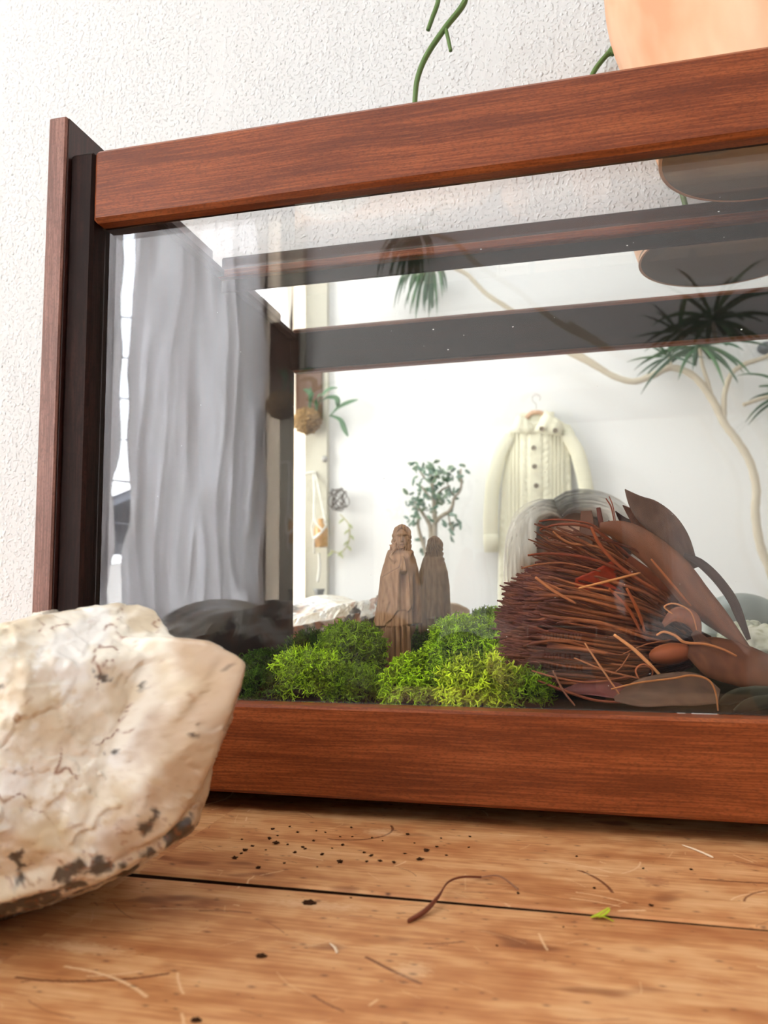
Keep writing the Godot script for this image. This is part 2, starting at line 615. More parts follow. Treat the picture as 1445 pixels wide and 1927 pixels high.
func cabinet() -> void:
	var c := thing("display_cabinet", "reddish-brown wooden cabinet with a glass front and top and a mirrored back", "cabinet", Vector3(0.3, TABLE, -0.1))
	var o := Vector3(0.3, TABLE, -0.1)
	var part := func(called: String, lo: Vector3, hi: Vector3, b: float, m: Material) -> MeshInstance3D:
		var st := begin()
		span(st, lo - o, hi - o, b)
		return put(called, st, m, c)
	var xr := 0.64
	uv_grain = 1
	uv_shift = Vector2(0.13, 0.05)
	for s in [[-0.0366, -0.0228, -0.0226, -0.0038], [xr + 0.0228, xr + 0.0366, xr + 0.0002, xr + 0.0226]]:
		part.call("end_panel", Vector3(s[0], TABLE, -0.218), Vector3(s[1], 0.4425, 0.001), 0.0004, M.wood_panel)
		uv_shift = Vector2(0.33, 0.07)
		part.call("end_panel_edge", Vector3(s[0], TABLE, 0.001), Vector3(s[1], 0.4425, 0.004), 0.0011, M.wood_pale)  # front edge in a paler wood than the panel
		uv_shift = Vector2(0.13, 0.05)
		part.call("side_board", Vector3(s[2], TABLE, -0.214), Vector3(s[3], 0.4172, -0.001), 0.002, M.wood_dark)
	uv_grain = 0
	uv_shift = Vector2(0.32, 0.05)
	part.call("top_rail", Vector3(-0.0036, 0.366, -0.0134), Vector3(xr, 0.4173, 0.0), 0.0028, M.wood)
	uv_shift = Vector2(0.325, 0.11)
	part.call("bottom_rail", Vector3(-0.0036, 0.0, -0.0175), Vector3(xr, 0.052, 0.0), 0.0018, M.wood)
	uv_shift = Vector2(0.05, 0.02)
	part.call("inner_rail", Vector3(-0.0036, 0.368, -0.0172), Vector3(xr, 0.4105, -0.0134), 0.0006, M.wood_dark)
	part.call("floor_panel", Vector3(-0.0036, 0.026, -0.2), Vector3(xr, 0.034, -0.0175), 0.0008, M.wood_dark)
	part.call("back_rail", Vector3(-0.0036, 0.3907, -0.214), Vector3(xr, 0.4247, -0.1967), 0.0012, M.wood_dark)
	part.call("glass_ledge", Vector3(-0.0036, 0.402, -0.1967), Vector3(xr, 0.4095, -0.188), 0.0012, M.wood)
	uv_grain = 2
	part.call("glass_ledge", Vector3(-0.004, 0.402, -0.188), Vector3(0.004, 0.4095, -0.0172), 0.0012, M.wood_dark)
	part.call("glass_ledge", Vector3(xr - 0.008, 0.402, -0.188), Vector3(xr, 0.4095, -0.0172), 0.0012, M.wood_dark)
	uv_grain = 0
	part.call("front_glass", Vector3(-0.0038, 0.0521, -0.0162), Vector3(xr - 0.0002, 0.3679, -0.0122), 0.0004, M.glass)
	part.call("top_glass", Vector3(-0.0038, 0.4105, -0.1965), Vector3(xr - 0.0002, 0.4155, -0.0136), 0.0004, M.glass)
	part.call("mirror", Vector3(-0.0036, 0.034, MIRROR_Z - 0.006), Vector3(xr, 0.3906, MIRROR_Z), 0.0004, M.mirror)
	part.call("back_board", Vector3(-0.0036, 0.0, -0.214), Vector3(xr, 0.3906, MIRROR_Z - 0.0061), 0.0006, M.wood_dark)
	uv_shift = Vector2.ZERO

func quartz() -> void:
	var c := Vector3(0.058, 0.052, 0.148)
	# planes tangent to the outline that the viewer sees, and the facets of front, back and underside
	var outline := func(pts: Array) -> Array:
		var out := []
		for k in pts.size():
			var a := at(pts[k][0], pts[k][1], 0.12)
			var b := at(pts[(k + 1) % pts.size()][0], pts[(k + 1) % pts.size()][1], 0.12)
			var n := (a - EYE).cross(b - EYE).normalized()
			if n.dot(c - EYE) > 0.0:
				n = -n
			out.append([n, n.dot(EYE - c)])
		return out
	var facets := [[Vector3(0.26, 0.2, 0.94), 0.058], [Vector3(0.72, 0.12, 0.68), 0.067], [Vector3(0.3, -0.5, 0.8), 0.063], [Vector3(-0.1, 0.84, 0.54), 0.060], [Vector3(0.45, 0.75, 0.48), 0.071],
		[Vector3(0.0, -0.05, -1.0), 0.052], [Vector3(0.66, 0.24, -0.7), 0.072], [Vector3(0.3, -0.5, -0.8), 0.052], [Vector3(-0.4, 0.5, -0.77), 0.058], [Vector3(-0.95, 0.1, 0.3), 0.17], [Vector3(-0.3, -0.6, 0.74), 0.09], [Vector3(0.1, 0.7, -0.7), 0.06],
		[Vector3(0, -1, 0), c.y - TABLE - 0.0002]]
	var body: Array = outline.call([[-700, 1330], [-250, 1225], [0, 1172], [60, 1157], [170, 1140], [290, 1129], [365, 1132], [400, 1149], [407, 1182], [425, 1218], [442, 1300], [426, 1400], [395, 1482], [372, 1560], [345, 1585], [290, 1615], [190, 1672], [100, 1703], [0, 1732], [-250, 1790], [-700, 1880]]) + facets
	var nose: Array = outline.call([[-200, 1300], [200, 1190], [400, 1204], [446, 1229], [469, 1241], [469, 1292], [441, 1352], [421, 1420], [396, 1482], [330, 1560], [150, 1670], [-200, 1740]]) + [[Vector3(0.2, 0.3, 0.93).normalized(), 0.036], [Vector3(0.55, -0.1, 0.83).normalized(), 0.066], [Vector3(0.3, 0.2, -0.93).normalized(), 0.045], [Vector3(0, -1, 0), 0.062]]
	for f in facets:
		f[0] = f[0].normalized()
	var reach := func(d: Vector3, planes: Array) -> float:
		var s := 0.0
		for p in planes:
			var k: float = p[0].dot(d) / p[1]
			if k > 1.0:
				s += pow(k * 0.05, 90.0)
		return 0.05 / pow(maxf(s, 1e-200), 1.0 / 90.0)
	var tail := Vector3(-0.06, 0.05, 0.295)
	var tail_r := Vector3(0.08, 0.06, 0.075)
	var rough := noise(FastNoiseLite.TYPE_SIMPLEX_SMOOTH, 45.0, 4, 21)
	var chip := noise(FastNoiseLite.TYPE_CELLULAR, 55.0, 1, 22)
	chip.cellular_return_type = FastNoiseLite.RETURN_DISTANCE2_SUB
	var ledge := noise(FastNoiseLite.TYPE_CELLULAR, 48.0, 1, 27)
	ledge.cellular_return_type = FastNoiseLite.RETURN_CELL_VALUE
	var stain := noise(FastNoiseLite.TYPE_SIMPLEX_SMOOTH, 30.0, 4, 23)
	var vein := noise(FastNoiseLite.TYPE_SIMPLEX_SMOOTH, 38.0, 3, 24)
	var speck := noise(FastNoiseLite.TYPE_SIMPLEX_SMOOTH, 260.0, 2, 25)
	var cream := lin(245, 238, 222)
	var white := lin(252, 250, 244)
	var tan_ := lin(206, 182, 140)
	var brown := lin(140, 84, 48)
	var soil := lin(44, 28, 18)
	var grey := lin(120, 112, 106)
	var orange := lin(196, 118, 62)
	# stains in the stone, as balls of colour: where they lie on its front, radius in metres, colour, strength
	var blots := []
	for q in [[60, 1290, 80, 0, 0.55], [120, 1315, 50, 0, 0.5], [20, 1370, 60, 0, 0.5], [160, 1285, 40, 1, 0.9], [178, 1350, 32, 1, 0.9], [130, 1235, 50, 1, 0.7], [290, 1215, 45, 1, 0.5], [330, 1190, 40, 0, 0.6], [395, 1170, 28, 2, 0.6], [300, 1195, 22, 2, 0.4], [365, 1215, 26, 2, 0.35],
			[445, 1250, 45, 2, 0.6], [440, 1320, 55, 2, 0.55], [418, 1405, 55, 2, 0.5], [385, 1490, 55, 2, 0.5], [350, 1560, 50, 2, 0.6], [200, 1500, 90, 0, 0.5], [300, 1470, 80, 0, 0.55], [100, 1590, 90, 0, 0.55], [255, 1570, 70, 2, 0.35], [20, 1560, 80, 0, 0.4],
			[100, 1668, 46, 3, 1.0], [45, 1690, 40, 3, 1.0], [150, 1648, 34, 3, 0.9], [252, 1606, 18, 3, 0.9], [195, 1622, 15, 3, 0.9], [78, 1590, 11, 3, 0.9], [14, 1615, 13, 3, 0.8], [175, 1535, 22, 4, 0.7], [185, 1570, 16, 2, 0.8], [145, 1610, 16, 3, 0.7], [200, 1660, 30, 3, 0.9], [0, 1720, 40, 3, 0.9]]:
		var rd := (at(q[0], q[1], 0.0) - EYE).normalized()
		var fn: Vector3 = facets[0][0]
		blots.append([EYE + rd * ((c + fn * 0.057 - EYE).dot(fn) / rd.dot(fn)), q[2] / 5200.0, q[3], q[4]])
	var st := begin()
	ball(st, 170, func(d: Vector3):
		var r: float = maxf(reach.call(d, body), reach.call(d, nose))
		var side := d.z + 0.0
		for k in 9:        # unseen end, nearer the viewer, added to shade the table
			var t := k / 8.0
			var rad := tail_r * lerpf(0.62, 1.0, t)
			var tq := (tail - c) * t / rad
			var td := d / rad
			var tb := td.dot(tq)
			var disc := tb * tb - td.length_squared() * (tq.length_squared() - 1.0)
			if disc > 0.0:
				var far := (tb + sqrt(disc)) / td.length_squared()
				if far > r:
					r = far
					side = ((c + d * r - c.lerp(tail, t)) / rad).z
		var p := c + d * r
		var e := chip.get_noise_3dv(p)
		var warp := p + 0.006 * Vector3(rough.get_noise_3dv(p), rough.get_noise_3dv(p + Vector3(1, 0, 0)), rough.get_noise_3dv(p + Vector3(0, 1, 0)))
		r += 0.0016 * rough.get_noise_3dv(p) + (0.0008 + 0.0016 * smoothstep(-0.1, -0.5, side)) * ledge.get_noise_3dv(warp) + 0.0004 * ledge.get_noise_3dv(warp * 2.7) + 0.0012 * clampf(e + 0.75, 0.0, 0.5) - 0.0006
		p = c + d * r
		p.y = maxf(p.y, TABLE + 0.0002)
		var s := stain.get_noise_3dv(p)
		var col := cream.lerp(white, smoothstep(0.05, 0.35, s))
		col = col.lerp(tan_, smoothstep(-0.05, -0.4, s) * 0.6)
		col = col.lerp(brown, smoothstep(0.05, 0.0, absf(vein.get_noise_3dv(p) + 0.06)) * smoothstep(0.0, -0.25, stain.get_noise_3dv(p * 1.7 + Vector3.ONE)) * 0.9)
		for b in blots:
			var k: float = (p - b[0]).length() / b[1]
			if k < 1.6:
				var wob := stain.get_noise_3dv(p * 3.4 + Vector3(b[2], 2, 5)) * 1.1 + speck.get_noise_3dv(p) * 0.35
				col = col.lerp([tan_, white, brown.lerp(tan_, 0.35), soil, grey][b[2]], b[3] * 0.85 * smoothstep(1.05, 0.55, k + wob))
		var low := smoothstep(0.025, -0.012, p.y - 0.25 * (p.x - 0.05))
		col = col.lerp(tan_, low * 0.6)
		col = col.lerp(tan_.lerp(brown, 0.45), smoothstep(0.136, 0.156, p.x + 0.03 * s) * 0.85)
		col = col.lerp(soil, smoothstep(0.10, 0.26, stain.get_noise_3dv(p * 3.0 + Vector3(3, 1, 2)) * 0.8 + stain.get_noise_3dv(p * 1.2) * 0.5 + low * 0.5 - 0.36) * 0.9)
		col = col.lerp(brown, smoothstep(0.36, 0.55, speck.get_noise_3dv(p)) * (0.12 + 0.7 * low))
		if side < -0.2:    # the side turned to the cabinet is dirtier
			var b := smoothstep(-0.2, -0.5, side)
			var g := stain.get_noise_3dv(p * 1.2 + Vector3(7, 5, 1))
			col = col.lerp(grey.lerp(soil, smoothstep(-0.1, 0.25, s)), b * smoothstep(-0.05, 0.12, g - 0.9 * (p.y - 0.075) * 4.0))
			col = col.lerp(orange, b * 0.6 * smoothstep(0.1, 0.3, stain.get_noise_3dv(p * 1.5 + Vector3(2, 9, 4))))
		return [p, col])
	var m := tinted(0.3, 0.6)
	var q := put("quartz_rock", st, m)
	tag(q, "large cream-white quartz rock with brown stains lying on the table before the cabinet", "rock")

func pot() -> void:
	var c := Vector3(0.447, 0.4161, -0.108)
	var p := thing("terracotta_pot", "rounded pale terracotta pot standing on the cabinet's glass top", "pot", c)
	var st := begin()
	var prof := []
	for v in spline([Vector2(0.0, 0.0), Vector2(0.070, 0.0), Vector2(0.0765, 0.003), Vector2(0.0855, 0.035), Vector2(0.0945, 0.066), Vector2(0.1025, 0.09), Vector2(0.1075, 0.11), Vector2(0.1095, 0.13), Vector2(0.1095, 0.16), Vector2(0.107, 0.185), Vector2(0.103, 0.195)], 60):
		prof.append(Vector2(maxf(v.x, 0.0), v.y))
	prof.append_array([Vector2(0.098, 0.197), Vector2(0.094, 0.192), Vector2(0.098, 0.15), Vector2(0.094, 0.1), Vector2(0.07, 0.03), Vector2(0.0, 0.02)])
	lathe(st, prof, 96)
	var m := mat(Color.WHITE, 0.75, 0.35)
	var n1 := noise(FastNoiseLite.TYPE_SIMPLEX_SMOOTH, 1.0, 4, 61)
	m.albedo_texture = ImageTexture.create_from_image(picture(512, 256, func(x, y):
		var a := n1.get_noise_3d(cos(x * TAU / 512) * 1.6, sin(x * TAU / 512) * 1.6, y * 0.012)
		return rgb(226, 166, 130).lerp(rgb(240, 196, 162), clampf(0.5 + a * 1.2, 0.0, 1.0))))
	put("body", st, m, p)
	st = begin()   # the underside, shade below the pot painted as a darker colour
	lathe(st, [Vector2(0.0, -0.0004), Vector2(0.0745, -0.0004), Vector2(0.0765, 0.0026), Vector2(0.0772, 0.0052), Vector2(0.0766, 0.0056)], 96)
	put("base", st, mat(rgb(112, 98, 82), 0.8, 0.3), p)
	st = begin()
	lathe(st, [Vector2(0.0, 0.165), Vector2(0.05, 0.168), Vector2(0.097, 0.164)], 40)
	put("soil", st, mat(rgb(52, 38, 28), 0.95), p)

# ---------------------------------------------------------------- inside the cabinet
func frond(sd: int) -> ArrayMesh:      # one little antler of moss, about 1 unit long
	var r := RandomNumberGenerator.new()
	r.seed = sd
	var st := begin()
	var todo := [[Vector3.ZERO, Vector3.UP, 0.34, 0.05, 0]]
	while todo.size():
		var s = todo.pop_back()
		var p: Vector3 = s[0]
		var d: Vector3 = s[1]
		var pts := [p]
		for k in 3:
			d = (d + Vector3(r.randfn(0, 0.3), r.randfn(0, 0.2), r.randfn(0, 0.3))).normalized()
			p += d * s[2] / 3.0
			pts.append(p)
		tube(st, pts, [s[3], s[3] * 0.95, s[3] * 0.85, s[3] * 0.6], 4)
		if s[4] < 3:
			for k in (3 if s[4] == 0 else 2):
				var e := (d + Vector3(r.randfn(0, 0.75), r.randfn(0, 0.55), r.randfn(0, 0.75))).normalized()
				todo.append([p, e, s[2] * r.randf_range(0.65, 0.95), s[3] * 0.8, s[4] + 1])
	return finish(st)

var fronds := []
func moss(label: String, c: Vector3, full: Vector3, n: int, col: Color, size: float, sd: int) -> void:
	var s := full * 0.8
	var o := thing("moss_clump", label, "moss", c, "clumps of moss on the cabinet floor")
	var lump := noise(FastNoiseLite.TYPE_SIMPLEX_SMOOTH, 55.0, 2, sd)
	var r := RandomNumberGenerator.new()
	r.seed = sd
	var surf := func(d: Vector3) -> Vector3:
		var q := d * s
		return q * (1.0 + 0.28 * lump.get_noise_3dv(q + c))
	var st := begin()
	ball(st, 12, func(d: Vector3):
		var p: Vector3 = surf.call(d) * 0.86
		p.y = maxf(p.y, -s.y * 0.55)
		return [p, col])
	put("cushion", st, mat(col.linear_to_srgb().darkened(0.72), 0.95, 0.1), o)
	var mm := MultiMesh.new()
	mm.transform_format = MultiMesh.TRANSFORM_3D
	mm.use_colors = true
	mm.mesh = fronds[sd % fronds.size()]
	n = int(n * 0.42)
	mm.instance_count = n
	for k in n:
		var d := Vector3(r.randfn(), r.randfn(), r.randfn()).normalized()
		if d.y < -0.35:
			d.y = -d.y
		var up := (d / s).normalized()
		up = (up + Vector3(r.randfn(0, 0.45), r.randfn(0.1, 0.4), r.randfn(0, 0.45))).normalized()
		var z := r.randf_range(0.8, 1.4) * size * 1.4
		var x := up.cross(Vector3(r.randfn(), r.randfn(), r.randfn())).normalized()
		var b := Basis(x, up, x.cross(up)).scaled(Vector3.ONE * z)
		mm.set_instance_transform(k, Transform3D(b, surf.call(d) * r.randf_range(0.74, 0.92)))
		var v := r.randf()
		mm.set_instance_color(k, (col * 0.4).lerp(col * Color(1.75, 1.72, 0.75), v * v * 0.6 + v * 0.4))
	var f := MultiMeshInstance3D.new()
	f.name = "fronds"
	f.multimesh = mm
	f.material_override = M.moss
	f.set_meta("kind", "stuff")
	o.add_child(f, true)

func inside() -> void:
	M.moss = tinted(0.8, 0.25)
	M.moss.backlight_enabled = true
	M.moss.backlight = Color(0.5, 0.5, 0.5)
	for k in 5:
		fronds.append(frond(100 + k))
	# dark soil on the cabinet floor
	var bed := noise(FastNoiseLite.TYPE_SIMPLEX_SMOOTH, 40.0, 3, 71)
	var rows := []
	for i in 40:
		var row := PackedVector3Array()
		for k in 120:
			var p := Vector3(lerpf(-0.002, 0.638, k / 119.0), 0, lerpf(-0.019, -0.194, i / 39.0))
			p.y = 0.045 + 0.006 * bed.get_noise_2d(p.x, p.z) + 0.006 * smoothstep(-0.03, -0.08, p.z)
			row.append(p)
		rows.append(row)
	var st := begin()
	sheet(st, rows, false, true)
	var low := []
	for row in rows:
		var q := PackedVector3Array()
		for p in row:
			q.append(Vector3(p.x, 0.035, p.z))
		low.append(q)
	sheet(st, low, false, false)
	for e in [[rows[0], low[0]], [low[-1], rows[-1]]]:
		sheet(st, e, false, false)
	var soil := put("soil_bed", st, mat(rgb(40, 34, 20), 0.95, 0.1))
	tag(soil, "dark soil spread over the cabinet floor under the moss", "soil")
	soil.set_meta("kind", "stuff")
	var bright := lin(158, 198, 46)
	var lime := lin(190, 214, 72)
	var mid := lin(122, 160, 38)
	var deep := lin(60, 92, 24)  # shade at the left and back painted in as darker green
	moss("bright green moss clump at the front, left of the carved figure's foot", at(578, 1278, -0.05), Vector3(0.024, 0.018, 0.019), 1300, bright, 0.0075, 1)
	moss("tall mid-green moss clump just left of the carved figure's skirt", at(662, 1238, -0.09), Vector3(0.023, 0.022, 0.02), 1300, mid, 0.0085, 2)
	moss("low olive moss clump between the front glass and the tall clump left of the figure", at(655, 1296, -0.052), Vector3(0.021, 0.012, 0.017), 1000, mid, 0.007, 3)
	moss("large yellow-green moss clump at the front glass, right of the carved figure's foot", at(800, 1295, -0.05), Vector3(0.027, 0.018, 0.019), 1400, bright, 0.009, 4)
	moss("domed fresh green moss clump behind, between the carved figure and the dried flower", at(876, 1222, -0.1), Vector3(0.028, 0.019, 0.02), 1300, bright, 0.0075, 5)
	moss("pale lime moss clump with long loose fronds below the dried flower's tip", at(898, 1300, -0.042), Vector3(0.022, 0.013, 0.014), 900, lime, 0.0105, 6)
	moss("small green moss clump squeezed against the dried flower's bristles", at(955, 1246, -0.085), Vector3(0.013, 0.015, 0.014), 700, bright, 0.0075, 7)
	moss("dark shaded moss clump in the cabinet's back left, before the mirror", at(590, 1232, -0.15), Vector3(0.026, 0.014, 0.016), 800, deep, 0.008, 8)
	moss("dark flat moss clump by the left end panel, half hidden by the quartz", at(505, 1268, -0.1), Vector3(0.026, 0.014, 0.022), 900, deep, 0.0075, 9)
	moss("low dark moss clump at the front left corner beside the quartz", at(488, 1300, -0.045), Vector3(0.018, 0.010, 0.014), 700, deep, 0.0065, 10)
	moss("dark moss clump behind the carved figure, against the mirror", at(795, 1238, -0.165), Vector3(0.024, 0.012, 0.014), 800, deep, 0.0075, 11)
	moss("small moss clump under the dried flower's bristles by the front glass", at(985, 1303, -0.042), Vector3(0.016, 0.009, 0.011), 500, mid, 0.0075, 12)
	moss("round green moss clump showing above the rest at the dried flower's left", at(925, 1202, -0.13), Vector3(0.018, 0.014, 0.014), 600, bright, 0.007, 13)
	figurine()
	dried_flower()
	# a pale stone by the mirror
	st = begin()
	var pebble := noise(FastNoiseLite.TYPE_SIMPLEX_SMOOTH, 60.0, 3, 81)
	var ps := at(1446, 1222, -0.165)
	ball(st, 20, func(d: Vector3):
		var q := d * Vector3(0.024, 0.0165, 0.016)
		q *= 1.0 + 0.35 * pebble.get_noise_3dv(q)
		return [q, lin(226, 226, 204).lerp(lin(190, 188, 150), clampf(pebble.get_noise_3dv(q * 3.0) * 2.0, 0.0, 1.0))])
	var stone := put("stone", st, tinted(0.5))
	stone.position = ps
	tag(stone, "small pale greenish-white stone behind the dried flower's stalk", "stone")

func bell(x: float, c: float, w: float) -> float:
	var t := (x - c) / w
	return exp(-t * t)

func curve(t: Array, x: float) -> float:       # pairs of (x, value), straight between
	if x <= t[0][0]:
		return t[0][1]
	for k in range(1, t.size()):
		if x <= t[k][0]:
			return lerpf(t[k - 1][1], t[k][1], smoothstep(0.0, 1.0, (x - t[k - 1][0]) / (t[k][0] - t[k - 1][0])) * 0.5 + 0.5 * (x - t[k - 1][0]) / (t[k][0] - t[k - 1][0]))
	return t[-1][1]

func figurine() -> void:
	# heights below are rows of the photograph, from the crown (983) to the foot under the moss; one row is 0.387 mm
	var unit := 0.387e-3
	var foot := 1290.0
	var base := at(752, foot, -0.126)
	var o := thing("carved_figurine", "small brown carved figurine of a robed praying woman standing in the moss", "figurine", base)
	o.rotation.y = 0.16
	var left := [[983, 1], [985, 7], [989, 12], [996, 16], [1005, 18], [1015, 18.5], [1024, 19], [1031, 22], [1036, 26], [1045, 28.5], [1053, 30.5], [1070, 35], [1086, 38.5], [1123, 42], [1150, 45], [1177, 48], [1179, 36], [1209, 34], [1229, 27.5], [1259, 24], [1290, 23]]
	var right := [[983, 1], [985, 7], [989, 12], [996, 15.5], [1005, 17], [1015, 17], [1024, 16], [1031, 17], [1040, 25], [1053, 30], [1073, 35.5], [1106, 40], [1150, 42], [1173, 43], [1176, 31], [1209, 22], [1232, 22], [1260, 22], [1290, 23]]
	var mid := [[983, 759], [1024, 758.5], [1040, 756], [1086, 754.5], [1179, 752.5], [1290, 750]]
	var deep := [[983, 1], [985, 7], [989, 12], [996, 16], [1005, 18.5], [1018, 18], [1030, 17], [1040, 20], [1053, 24], [1073, 28], [1106, 30], [1150, 31], [1177, 32], [1179, 28], [1209, 25], [1240, 22], [1290, 22]]
	var rows := []
	var cols := []
	var grain := noise(FastNoiseLite.TYPE_SIMPLEX_SMOOTH, 0.05, 3, 91)
	var nu := 192
	var y := foot
	while y > 982.9:
		var ring := PackedVector3Array()
		var cr := []
		var wl := curve(left, y)
		var wr := curve(right, y)
		var dp := curve(deep, y)
		var mx := curve(mid, y) - 752.0
		for k in nu:
			var a := TAU * k / nu          # 0 = to the figure's front, positive to the viewer's right
			var sx := sin(a)
			var cz := cos(a)
			var x := sx * (wr if sx > 0 else wl)     # across, in rows
			var X := x + mx + 752.0                  # column of the photograph, about
			var z := cz * dp
			var f := 0.0                             # outward carving
			var step := 0.0                          # set-backs that get no painted crease shade
			var shade := 0.0
			var front := smoothstep(0.0, 0.35, cz)
			if y < 1034.0:
				var fx := X - 759.5
				var oval := Vector2(fx / 11.8, (y - 1011.5) / 18.5).length()
				var face := smoothstep(1.06, 0.9, oval) * front
				step -= 1.3 * face
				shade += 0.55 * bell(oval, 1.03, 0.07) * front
				f += face * (3.6 * bell(fx, 0, 2.2) * smoothstep(1004, 1017, y) * smoothstep(1019.5, 1017, y) + 1.6 * bell(y, 1003.5, 2.4) * bell(absf(fx), 6.5, 5.0))
				f -= face * 1.9 * bell(absf(fx), 6.2, 3.0) * bell(y, 1008.5, 2.6)
				f += face * 1.1 * bell(absf(fx), 6.2, 2.6) * bell(y, 1009.3, 1.5)
				f += face * (1.5 * bell(fx, 0, 4.5) * bell(y, 1022.6, 1.4) - 0.9 * bell(fx, 0, 4.0) * bell(y, 1024.6, 0.8) + 1.2 * bell(fx, 0, 3.6) * bell(y, 1026.4, 1.2) + 1.8 * bell(fx, 0, 5.0) * bell(y, 1031.0, 2.6))
				f += face * 0.9 * bell(absf(fx), 8.5, 3.5) * bell(y, 1017, 5.0)
				f += (1.0 - face) * (0.9 * sin(absf(fx) * 1.3 - 0.35 * y + 1.6 * sin(y * 0.22)) + 0.45 * sin(a * 26.0 + y * 0.2)) * smoothstep(985, 992, y)
				f += 1.6 * bell(absf(fx), 13.5, 2.4) * smoothstep(994, 1000, y) * front
				f -= 1.4 * bell(fx, 0.5, 1.4) * smoothstep(998, 986, y) * front
			if y > 1027.0 and y < 1062.0:            # neck and chest under the chin
				var nx := X - 759.0
				step -= front * 4.5 * bell(nx, 0, 10.0) * smoothstep(1030.5, 1033.0, y) * smoothstep(1052, 1038, y)
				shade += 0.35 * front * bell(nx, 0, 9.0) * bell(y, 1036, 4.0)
			# locks of hair over the shoulders
			if y > 1022.0 and y < 1064.0 and cz > -0.2:
				var lx := 742.0 + 3.2 * sin((y - 1026.0) * 0.26)
				f += 3.0 * bell(X, lx, 3.2) * smoothstep(1063, 1052, y)
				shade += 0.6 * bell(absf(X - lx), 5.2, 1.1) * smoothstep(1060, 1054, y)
				f += 0.9 * sin((X - lx) * 1.9 + y * 0.1) * bell(X, lx, 4.5) * smoothstep(1063, 1052, y)
				f += 2.0 * bell(X, 776.0 + 2.0 * sin((y - 1030.0) * 0.3), 3.2) * smoothstep(1052, 1043, y)
			# cape with its hem
			if y > 1036.0:
				var hem := 1178.0
				if cz > 0.0:
					hem = curve([[700, 1178], [722, 1179], [737, 1166], [752, 1148], [756, 1146], [768, 1146], [771, 1150], [778, 1141], [783, 1146], [786, 1172], [800, 1174]], X)
				var opening := 0.0
				if cz > 0.0 and y > 1072.0:
					opening = smoothstep(754.5, 757.5, X) * smoothstep(771.5, 768.5, X) * smoothstep(1072, 1080, y)
				var cape := smoothstep(hem + 0.6, hem - 0.6, y) * (1.0 - opening)
				if y < 1178.0:
					step -= 3.0 * (1.0 - cape)
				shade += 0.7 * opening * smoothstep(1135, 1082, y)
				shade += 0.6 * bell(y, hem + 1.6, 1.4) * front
				# sleeve edge from the hands to the elbow, and folds of the cape
				if cz > 0.0:
					var edge := 1066.5 + (757.0 - X) * 0.56
					if X < 757.0:
						f += 2.0 * smoothstep(edge - 0.8, edge + 0.8, y) * smoothstep(edge + 26, edge + 3, y) * smoothstep(716, 722, X)
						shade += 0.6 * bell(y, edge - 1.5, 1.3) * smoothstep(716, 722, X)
						f += 1.5 * bell(X, 753.0 - (y - 1080.0) * 0.03, 2.2) * smoothstep(1072, 1085, y) * smoothstep(1150, 1140, y)
						f += 1.5 * bell(X - 733.0 + (y - 1090.0) * 0.22, 0, 2.4) * smoothstep(1078, 1095, y) * smoothstep(1134, 1126, y)
						f += 1.3 * bell(X - 741.0 - (y - 1100.0) * 0.12, 0, 2.0) * smoothstep(1080, 1095, y) * smoothstep(1150, 1135, y)
						f += 1.2 * bell(X - 728.5 - (y - 1132.0) * 0.02, 0, 2.0) * smoothstep(1128, 1136, y)
						f -= 1.2 * bell(X - 735.0 + (y - 1136.0) * 0.35, 0, 2.5) * smoothstep(1128, 1136, y)
					else:
						f += 2.0 * bell(X - 770.0 - (y - 1076.0) * 0.06, 0, 2.6) * smoothstep(1074, 1082, y) * smoothstep(1150, 1142, y)
						f += 1.2 * bell(X - 777.0, 0, 2.0) * smoothstep(1082, 1092, y) * smoothstep(1146, 1138, y)
						f -= 2.2 * bell(X - 784.0, 0, 2.6) * smoothstep(1070, 1090, y)
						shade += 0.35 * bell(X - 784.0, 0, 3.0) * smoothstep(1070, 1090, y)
				else:
					f += 0.7 * sin(X * 0.42) * smoothstep(1060, 1100, y)
			# joined hands
			if cz > 0.0 and y > 1044.0 and y < 1082.0:
				var hx := X - 761.0
				var wide := lerpf(1.2, 5.5, smoothstep(1046, 1074, y))
				f += 8.5 * smoothstep(wide + 1.6, wide - 0.6, absf(hx)) * smoothstep(1045, 1050, y) * smoothstep(1081, 1074, y)
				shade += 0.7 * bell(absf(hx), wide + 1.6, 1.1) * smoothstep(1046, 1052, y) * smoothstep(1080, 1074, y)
				f -= 1.3 * bell(hx, 0, 0.55) * smoothstep(1047, 1052, y) * smoothstep(1078, 1070, y)
				f -= 0.5 * (bell(absf(hx), 2.4, 0.5) + bell(absf(hx), 4.0, 0.5)) * smoothstep(1056, 1062, y) * smoothstep(1072, 1066, y)
			# folds of the skirt
			if y > 1140.0:
				var s := smoothstep(1140, 1182, y)
				f += s * (1.5 * sin(X * 0.62 + 0.8 + (y - 1180.0) * 0.012) + 0.9 * sin(X * 1.05 + 2.0)) * (front if y > 1180.0 else front * (0.4 + 0.6 * smoothstep(1176, 1180, y)))
				f += 0.8 * s * sin(a * 11.0) * (1.0 - front)
			f *= 1.5
			var d := Vector2(sx, cz)
			ring.append(Vector3((x + mx + d.x * (f + step)) * unit, (foot - y) * unit, (z + d.y * (f + step)) * unit))
			var g := grain.get_noise_2d(X * 3.0, y * 0.6)
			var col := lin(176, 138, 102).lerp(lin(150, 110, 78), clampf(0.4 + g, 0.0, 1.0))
			col = col.lerp(lin(186, 132, 84), smoothstep(1190, 1240, y) * 0.7)  # warm bounce light painted into the lower skirt
			col = col.lerp(lin(92, 62, 42), clampf(-f * 0.24 + shade * 0.9, 0.0, 0.75) if f < 0.0 or shade > 0.0 else 0.0)  # shade of the creases painted as darker wood
			cr.append(col)
		rows.append(ring)
		cols.append(cr)
